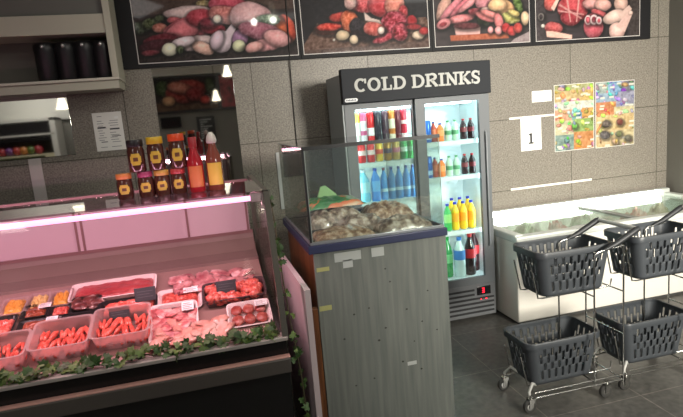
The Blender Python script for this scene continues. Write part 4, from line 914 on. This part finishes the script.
# second row
G2 = 'meat packs in the second row'
tray('tray of bright red mince at the far left of the second row', 'meat tray', (-28, 342), (10, 334), 318, .03, BLK, MINCE, 'mince', n=8, mh=.035, group=G2)
tray('black pack of brown marinated meat with a white label, lower of the two at left', 'meat tray', (16, 333), (62, 324), 321, .024, BLK, BROWN, 'mince', n=8, mh=.026, label=(.5, .3, .05, .03), film=True, group=G2)
tray('black pack of brown marinated meat with a white label, behind the lower one', 'meat tray', (20, 319), (46, 314.5), 306, .024, BLK, BROWN, 'mince', n=8, mh=.026, label=(.75, .4, .055, .035), film=True, group=G2)
tray('black pack of reddish marinated meat under the yellow tubs', 'meat tray', (48, 317), (70, 313), 306, .024, BLK, MINCE, 'mince', n=8, mh=.026, film=True, group=G2)
tray('dark tray with foil wrapped offal beside the big red slab', 'meat tray', (69, 314), (98, 309), 298, .03, BLK, mm('offal', [(.3, (70, 28, 30)), (.55, (120, 60, 58)), (.7, (226, 200, 192))], 26), 'chunks', n=10, mh=.035, film=True, group=G2)
tray('black tray of coarse red mince with a dark price card in front of the slab', 'meat tray', (98, 318), (156, 306.5), 302, .035, BLK, MINCE, 'mince', n=40, mh=.042, group=G2)
tray('dark empty edged tray of purple meat behind the clear strip bins', 'meat tray', (62, 329), (98, 322), 315, .03, BLK, mm('purple_meat', [(.3, (84, 44, 56)), (.7, (130, 76, 84))], 20), 'mince', mh=.025, film=True, group=G2)
# third row
G3 = 'tubs at the back left of the case'
tray('orange marinated pack, leftmost of the yellow ones at the back', 'meat tray', (-2, 316), (23, 311), 298, .03, CLEARP, YELL, 'mince', mh=.036, film=True, group=G3)
tray('pale yellow pack between the two orange ones at the back', 'meat tray', (25, 311), (46, 307), 293, .03, CLEARP, PALEY, 'mince', mh=.036, film=True, group=G3)
tray('yellow orange pack right of the pale yellow one, next to the big slab', 'meat tray', (48, 307), (69, 303), 290.5, .03, CLEARP, YELL, 'mince', mh=.036, film=True, group=G3)
tray('wide white tray with a big dark red slab at the back of the case', 'meat tray', (68, 303), (155, 287), 284, .03, FOAM, SLAB, 'mince', mh=.03, film=True, group='wide trays at the back')
# right side
t, w, d = tray('white foam tray of red mince with a label, behind the pink slice pack', 'meat tray', (158, 311), (201, 303), 293, .026, FOAM, MINCE, 'mince', mh=.03, label=(.55, .55, .07, .035), film=True, group='white foam packs', extra=.16)
tray('large white foam pack of pink marbled slices with a label on its corner', 'meat tray', (149, 343), (198, 334), 308, .03, FOAM, PINK, 'flat', n=26, mh=.034, label=(.62, .62, .055, .06), film=True, group='white foam packs', extra=.12)
tray('white foam pack of six red patties with a label beside the end pane', 'meat tray', (230, 327), (272, 319), 306, .026, FOAM, mm('patty', [(.3, (150, 56, 50)), (.55, (190, 96, 84)), (.75, (220, 160, 146))], 30), 'patties', mh=.034, label=(.62, .5, .06, .04), film=True, group='white foam packs', extra=.08)
tray('long clear tray of red meat cubes with a dark price card at the right', 'meat tray', (204, 303), (266, 291.5), 285, .05, mat((76, 60, 62), .25, coat=.4), MINCE, 'chunks', n=46, mh=.06, group='long tray')
k = thing('chicken_pieces', 'loose pale pink meat pieces heaped at the front right of the deck', 'meat', tuple(onDeck(190, 336)), (TILT, 0, 0)); k.location.z = deckz(k.location.y)+.002
lumps(.38, .17, 0, .035, 44, 'flat', 5).build('meat', CHICK, k, angle=80)
k = thing('wrapped_meat', 'cling wrapped heap of pale pink meat at the back right of the case', 'meat', tuple(onDeck(212, 286)), (TILT, 0, 0)); k.location.z = deckz(k.location.y)+.002
lumps(.44, .15, 0, .06, 44, 'flat', 15).build('meat', mm('wrapped_pink', [(.35, (150, 76, 84)), (.55, (196, 130, 130)), (.7, (226, 186, 186))], 18), k, angle=80)
p = onDeck(252, 333)
k = thing('deck_grille', 'white slotted plastic strip in front of the patty pack', 'grille', (p.x, p.y, deckz(p.y)+.001), (TILT, 0, 0))
g = MB(); g.box(-.115, .105, -.035, -.029, 0, .006); g.box(-.115, .105, .029, .035, 0, .006)
for i in range(20): g.box(-.113+i*.0113, -.108+i*.0113, -.03, .03, 0, .006)
g.build('slats', mat((214, 172, 164), .5), k, smooth=False)
card('dark price card standing on the right long tray of red cubes', 227, 293, .095, .062)
card('dark price card by the right end of the big red slab', 146, 301, .098, .066, lift=.05)
card('dark price card in the black tray of coarse mince', 120, 318, .09, .052, lift=.04)
card('dark price card in the strip bin beside the purple tray', 86, 325, .08, .045, lift=.04)

# ---- jars and sauce bottles on the glass top
ZT_ = 1.409
def jar(px, z, lidc, lab, r=.039, h=.135, body=(72, 42, 34), Y=2.62, labc=(196, 172, 62), grp='sauce jars on the meat case'):
    x = atY(px, 172 if z > ZT_+.05 else 186, Y).x
    t = thing('sauce_jar', lab, 'jar', (x, Y, z), group=grp)
    MB().lathe([(r*.9, 0), (r, .006), (r, h*.66), (r*.9, h*.76), (r*.86, h*.8)], 22).build('jar_glass', mat(body, .12, coat=.6), t)
    MB().lathe([(r*.92, h*.79), (r*.95, h*.8), (r*.95, h*.985), (r*.9, h)], 22).build('lid', mat(lidc, .35), t)
    k = MB(); n = 14
    pts = [(r*1.015*math.sin(R(-36+72*i/n)), -r*1.015*math.cos(R(-36+72*i/n))) for i in range(n+1)]
    vs = [(x_, y_, h*(.22+.08*(i_ in (0, 1, n-1, n)))) for i_, (x_, y_) in enumerate(pts)]+[(x_, y_, h*(.58-.08*(i_ in (0, 1, n-1, n)))) for i_, (x_, y_) in enumerate(pts)]
    k.add(vs, [(i, i+1, n+2+i, n+1+i) for i in range(n)]); q = k.build('front_label', mat(labc, .45), t)
    k = MB(); vs = [(x_*1.012, y_*1.012, h*.34) for x_, y_ in pts[4:11]]+[(x_*1.012, y_*1.012, h*.46) for x_, y_ in pts[4:11]]
    k.add(vs, [(i, i+1, 8+i, 7+i) for i in range(6)]); k.build('label_mark', mat((96, 60, 34), .5), q)
    return t
H1 = .118
LO = [(125, (206, 130, 70), 'amber lidded sauce jar standing at the left end of the lower row'), (146.5, (150, 60, 96), 'plum lidded jar in the lower row under the black lidded jar'), (163, (190, 150, 70), 'yellow lidded jar in the lower row under the other yellow lid'), (179.5, (166, 60, 60), 'red lidded jar in the lower row under the orange lid')]
for px, c, lab in LO: jar(px, ZT_, c, lab, .036, H1)
UP = [(134.5, (34, 30, 32), 'black lidded sauce jar in the upper row, leftmost'), (154.5, (206, 172, 44), 'yellow lidded sauce jar in the upper row, middle'), (176, (206, 76, 34), 'orange lidded sauce jar in the upper row, tallest')]
for i, (px, c, lab) in enumerate(UP): jar(px+4, ZT_+H1+.001, c, lab, .0385, .145+.006*i)
def sauce(px, h, r, c, capc, lab, labc, dome=False):
    Y = 2.6; x = atY(px, 180, Y).x
    t = thing('sauce_bottle', lab, 'bottle', (x, Y, ZT_), group='sauce bottles on the meat case')
    MB().lathe([(r*.9, 0), (r, .008), (r, h*.5), (r*.92, h*.58), (r*.5, h*.74), (r*.42, h*.8), (r*.42, h*.82)], 22).build('body', mat(c, .15, coat=.5), t)
    if dome: MB().lathe([(r*.52, h*.81), (r*.6, h*.83), (r*.62, h*.86), (r*.5, h*.94), (r*.2, h)], 18).build('cap', mat(capc, .4), t)
    else: MB().lathe([(r*.5, h*.81), (r*.52, h*.82), (r*.52, h*.99), (r*.46, h)], 18).build('cap', mat(capc, .4), t)
    n = 14; k = MB(); pts = [(r*1.015*math.sin(R(-52+104*i/n)), -r*1.015*math.cos(R(-52+104*i/n))) for i in range(n+1)]
    k.add([(a, b, h*.1) for a, b in pts]+[(a, b, h*.48) for a, b in pts], [(i, i+1, n+2+i, n+1+i) for i in range(n)]); k.build('front_label', mat(labc, .45), t)
    return t
sauce(197, .255, .037, (156, 30, 40), (150, 40, 44), 'red sauce bottle with a red cap between the jars and the pale bottle', (190, 110, 60))
sauce(216, .27, .039, (120, 62, 48), (204, 196, 186), 'brown sauce bottle with a pale domed cap, rightmost on the case', (206, 176, 70), True)

# ---- ivy garlands
IVY = mat((60, 88, 40), .5, var=.45, vscale=30); IVY2 = mat((98, 122, 58), .5, var=.3, vscale=30); STEM = mat((70, 66, 40), .7)
def leaf(k, p, s, rot):
    pts = [(0, 0), (.35, -.12), (.62, .1), (.42, .3), (.5, .62), (.18, .58), (0, 1.0), (-.18, .58), (-.5, .62), (-.42, .3), (-.62, .1), (-.35, -.12)]
    vs = [Vector((x*s, y*s, .14*s*(abs(x)*-1+.4*math.sin(y*3)))) for x, y in pts]+[Vector((0, .35*s, .05*s))]
    vs = [rot @ v+p for v in vs]; n = len(pts); k.add(vs, [(i, (i+1) % n, n) for i in range(n)])
def garland(lab, path, nleaf, s, spread, face):
    rr = random.Random(len(lab)); root = path[0]
    t = thing('ivy_garland', lab, 'garland', root)
    MB().tube(path, .003, 6).build('stem', STEM, t, off=root)
    a, b = MB(), MB(); segs = [(Vector(path[i]), Vector(path[i+1])) for i in range(len(path)-1)]
    Ls = [(q-p).length for p, q in segs]; T = sum(Ls)
    for i in range(nleaf):
        u = rr.random()*T; j = 0
        while u > Ls[j] and j < len(segs)-1: u -= Ls[j]; j += 1
        p = segs[j][0].lerp(segs[j][1], min(1, u/Ls[j]))
        p = p+Vector((rr.uniform(-1, 1)*spread[0], rr.uniform(-1, 1)*spread[1], rr.uniform(-.2, 1)*spread[2]))
        rot = Matrix.Rotation(rr.uniform(-1.2, 1.2), 3, 'Z') @ Matrix.Rotation(face+rr.uniform(-.7, .7), 3, 'X') @ Matrix.Rotation(rr.uniform(0, 6.28), 3, 'Z')
        leaf(a if rr.random() < .7 else b, p, s*rr.uniform(.6, 1.25), rot)
    a.build('leaves', IVY, t, smooth=False, off=root); b.build('young_leaves', IVY2, t, smooth=False, off=root)
    return t
rr = random.Random(2)
path = [(-1.3+i*.06, 2.228+.012*math.sin(i*1.3), .80+.008*math.sin(i*2.1)) for i in range(26)]
garland('green ivy garland lying along the front ledge of the meat case', path, 360, .034, (.02, .024, .034), .7)
path = [(.258, 2.42, 1.36), (.262, 2.36, 1.2), (.262, 2.3, 1.0), (.268, 2.24, .84), (.275, 2.2, .74), (.285, 2.18, .6), (.29, 2.17, .4), (.295, 2.17, .2), (.30, 2.17, .05)]
garland('thin ivy garland trailing down the right end of the meat case', path, 60, .028, (.014, .012, .02), 1.3)
# ------------------------------------------------------------------ basket trolleys
BASK = mat((62, 66, 70), .5, bump=.1, bscale=200); RIMM = mat((56, 60, 64), .42)
RUB = mat((58, 57, 54), .5); GRIP = mat((34, 36, 38), .5); BAR = mat((186, 186, 180), .4)
def rrect(a, b, r, n=7):
    pts = []
    for cx_, cy_, a0 in ((a-r, -b+r, -90), (a-r, b-r, 0), (-a+r, b-r, 90), (-a+r, -b+r, 180)):
        pts += [(cx_+r*math.cos(R(a0+90*i/n)), cy_+r*math.sin(R(a0+90*i/n)), 1) for i in range(n+1)]
    out = []
    for i, p in enumerate(pts):
        q = pts[(i+1) % len(pts)]; out.append(p)
        d = math.hypot(q[0]-p[0], q[1]-p[1])
        if d > .05:
            m = max(1, int(round(d/.0125)))
            m += (m+1) % 2                                  # rib, slot, rib, ... rib
            ln = [.0085 if j % 2 == 0 else .0165 for j in range(m)]; tt = [sum(ln[:j])/sum(ln) for j in range(1, m)]
            out += [(p[0]+(q[0]-p[0])*u, p[1]+(q[1]-p[1])*u, 0) for u in tt]
            out[-m] = (p[0], p[1], 2)
    return out
BL, BW_, BH = .245, .15, .255
def basket(lab, loc, rotz=0):
    t = thing('shopping_basket', lab, 'basket', loc, (0, 0, rotz), 'dark grey baskets on the trolleys')
    base = rrect(BL-.012, BW_-.012, .05); n = len(base); rows = 18
    run_of = []; c_ = 0
    for p in base:
        c_ = 0 if p[2] == 2 else c_+1; run_of.append(c_ if p[2] == 0 else 0)
    vs = []; fs = []
    for j in range(rows+1):
        u = j/rows; s = .82+.18*u; z = BH*u
        vs += [(x*s, y*(.84+.16*u), z) for x, y, c in base]
    for j in range(rows):
        for i in range(n):
            i2 = (i+1) % n; mid = base[i][2] == 0 or base[i2][2] == 0
            hole = False
            run = run_of[i]
            if mid and run % 2 == 1:
                ph = (run//2) % 2
                hole = (j in ((2, 3, 4, 5, 9, 10, 11, 12) if ph == 0 else (6, 7, 8, 12, 13, 14, 15)))
            if not hole: fs.append((j*n+i, j*n+i2, (j+1)*n+i2, (j+1)*n+i))
    k = MB(); k.add(vs, fs); w = k.build('slotted_wall', BASK, t, angle=60)
    sm = w.modifiers.new('thickness', 'SOLIDIFY'); sm.thickness = .003; sm.offset = 0
    k = MB(); pts = [(x*.822, y*.842, 0) for x, y, c in base]
    k.prism([(p[0], p[1]) for p in pts], 0, .004, 'xy'); k.build('floor', BASK, t, smooth=False)
    # deep rolled rim
    pts = rrect(BL-.008, BW_-.008, .052); k = MB(); n2 = len(pts); pr = [(-.006, -.03), (.006, -.032), (.008, -.002), (.004, .004), (-.008, .004), (-.01, -.004)]
    vs = []; fs = []
    for x, y, c in pts:
        d = Vector((x, y*1.4)).normalized()
        vs += [(x+d.x*a, y+d.y*a, BH+b_) for a, b_ in pr]
    m = len(pr)
    for i in range(n2):
        for q in range(m): fs.append((i*m+q, i*m+(q+1) % m, ((i+1) % n2)*m+(q+1) % m, ((i+1) % n2)*m+q))
    k.add(vs, fs); k.build('rim', RIMM, t, angle=50)
    return t
TX, TY = 1.90, 2.60
LOW, UPP = (-.08, .02, .118), (.0, .02, .625)
def trolley(lab, x, y):
    t = thing('basket_trolley', lab, 'trolley', (x, y, 0), group='two tier basket trolleys')
    k = MB(); r = .0048; ya, yb = -.17, .14
    for yy in (ya, yb):
        k.tube([(.065, yy, .085), (.065, yy, .815), (.07, yy, .845), (.09, yy, .86), (.255, yy, .875)], r)
        k.tube([(.255, yy, .06), (.255, yy, .875)], r)
        for z in (.085, .115): k.tube([(-.31, yy*.95, z), (.255, yy, z)], .004)
        for (bx, by, bz), zr in ((LOW, .36), (UPP, .86)):
            ys = by+(-.085 if yy < 0 else .085)
            k.tube([(bx-BL-.008, ys, bz+BH-.08), (bx-BL+.03, ys, bz-.01), (bx-BL+.06, ys, bz-.014), (.255, ys, bz-.014), (.265, ys, bz+.03)], .0042)
    for z in (.085, .36, .611, .875): k.tube([(.255, ya, z), (.255, yb, z)], .0042)
    for z in (.105, .611): k.tube([(.065, ya, z), (.065, yb, z)], .0042)
    k.build('wire_frame', CHROME, t)
    # bent front tube over the front wheels
    MB().tube([(-.325, ya+.03, .07), (-.33, ya+.035, .11), (-.30, ya+.05, .15), (-.24, -.06, .1), (-.24, .05, .1), (-.30, yb-.04, .15), (-.33, yb-.02, .11), (-.325, yb-.015, .07)], .008, 10).build('front_tube', BAR, t)
    h = MB(); h.tube([(.345, ya+.005, .955), (.345, yb, .955)], .0125, 12); hb = h.build('push_bar', BAR, t)
    for yy in (ya, yb):
        g = MB(); g.tube([(.13, yy, .865), (.2, yy, .888), (.3, yy, .935), (.335, yy, .952), (.352, yy, .957)], [.007, .0155, .0175, .0175, .014], 12); g.build('grip_arm', GRIP, t)
    for (wx, wy) in ((-.325, ya+.02), (-.325, yb-.02), (.15, ya), (.15, yb)):
        w = MB(); w.lathe([(.012, -.011), (.034, -.011), (.037, -.007), (.037, .007), (.034, .011), (.012, .011)], 20, (wx-.015, wy, .037), axis='y')
        q = w.build('caster_wheel', RUB, t)
        k = MB(); k.lathe([(.02, -.0125), (.012, -.013)], 14, (wx-.015, wy, .037), axis='y'); k.lathe([(.012, .013), (.02, .0125)], 14, (wx-.015, wy, .037), axis='y')
        for s in (-1, 1): k.prism([(wx-.024, .03), (wx-.006, .03), (wx+.012, .075), (wx+.012, .082), (wx-.022, .082)], wy+s*.0145, wy+s*.0175)
        k.box(wx-.022, wx+.012, wy-.0175, wy+.0175, .079, .084); k.lathe([(.008, .082), (.008, .1)], 10, (wx-.004, wy, 0))
        k.build('caster_fork', CHROME, q)
    return t
TA = trolley('chrome two tier basket trolley nearest the drinks fridge', TX, TY)
TB = dup(TA, (TX+.63, TY+.01, 0), 'chrome two tier basket trolley at the right edge of the picture')
bk = basket('dark grey slotted basket on the upper tier of the trolley nearest the fridge', (TX+UPP[0], TY+UPP[1], UPP[2]))
dup(bk, (TX+LOW[0], TY+LOW[1], LOW[2]), 'dark grey slotted basket on the lower tier of the trolley nearest the fridge')
dup(bk, (TX+.63+UPP[0], TY+.01+UPP[1], UPP[2]), 'dark grey slotted basket on the upper tier of the right hand trolley')
dup(bk, (TX+.63+LOW[0], TY+.01+LOW[1], LOW[2]), 'dark grey slotted basket on the lower tier of the right hand trolley')

# ------------------------------------------------------------------ light
def area(name, loc, target, sx, sy, e, c, spread=180):
    l = bpy.data.lights.new(name, 'AREA'); l.shape = 'RECTANGLE'; l.size = sx; l.size_y = sy; l.energy = e; l.color = c; l.spread = R(spread)
    o = bpy.data.objects.new(name, l); COL.objects.link(o); o.location = loc
    o.rotation_euler = (Vector(target)-Vector(loc)).to_track_quat('-Z', 'Y').to_euler()
    return o
area('daylight_from_shop_door', (3.4, -2.4, 2.5), (3.05, 4.38, 1.25), 1.5, .9, 108, (1, .95, .85), 60)
area('ceiling_fill', (.9, .6, 3.18), (.9, .6, 0), 1.2, .6, 10, (1, .98, .94))  # this and the other lights under the ceiling are added fill, without fixtures
area('ceiling_fill', (2.7, 1.6, 3.18), (2.7, 1.6, 0), 1.2, .6, 13, (1, .98, .92))
area('ceiling_fill', (-1.3, .4, 3.18), (-1.3, .4, 0), 1.2, .6, 7, (1, .98, .94))
area('ceiling_fill', (-2.6, -1.5, 3.18), (-2.6, -1.5, 0), 1., .6, 30, (1, .98, .94))  # added to brighten the opposite wall as the left mirror shows it
area('case_tube_glow', (-1.05, 2.412, 1.36), (-1.05, 2.66, .8), 2.5, .02, 15, (1, .60, .68))
area('case_tube_glow', (-1.05, 2.42, 1.395), (-1.05, 4.3, 1.75), 2.5, .02, 5, (1, .55, .75))  # added strip, washes the wall pink in place of lens glow around the tube
area('ceiling_fill', (-.6, 2.0, 3.18), (.2, 2.4, 0), 1.2, .6, 13, (1, .98, .94))  # added fill for the left side of the fridge
wd = bpy.data.worlds.new('world'); scene.world = wd; wd.use_nodes = True
wd.node_tree.nodes['Background'].inputs[0].default_value = (.85, .9, 1, 1); wd.node_tree.nodes['Background'].inputs[1].default_value = .25
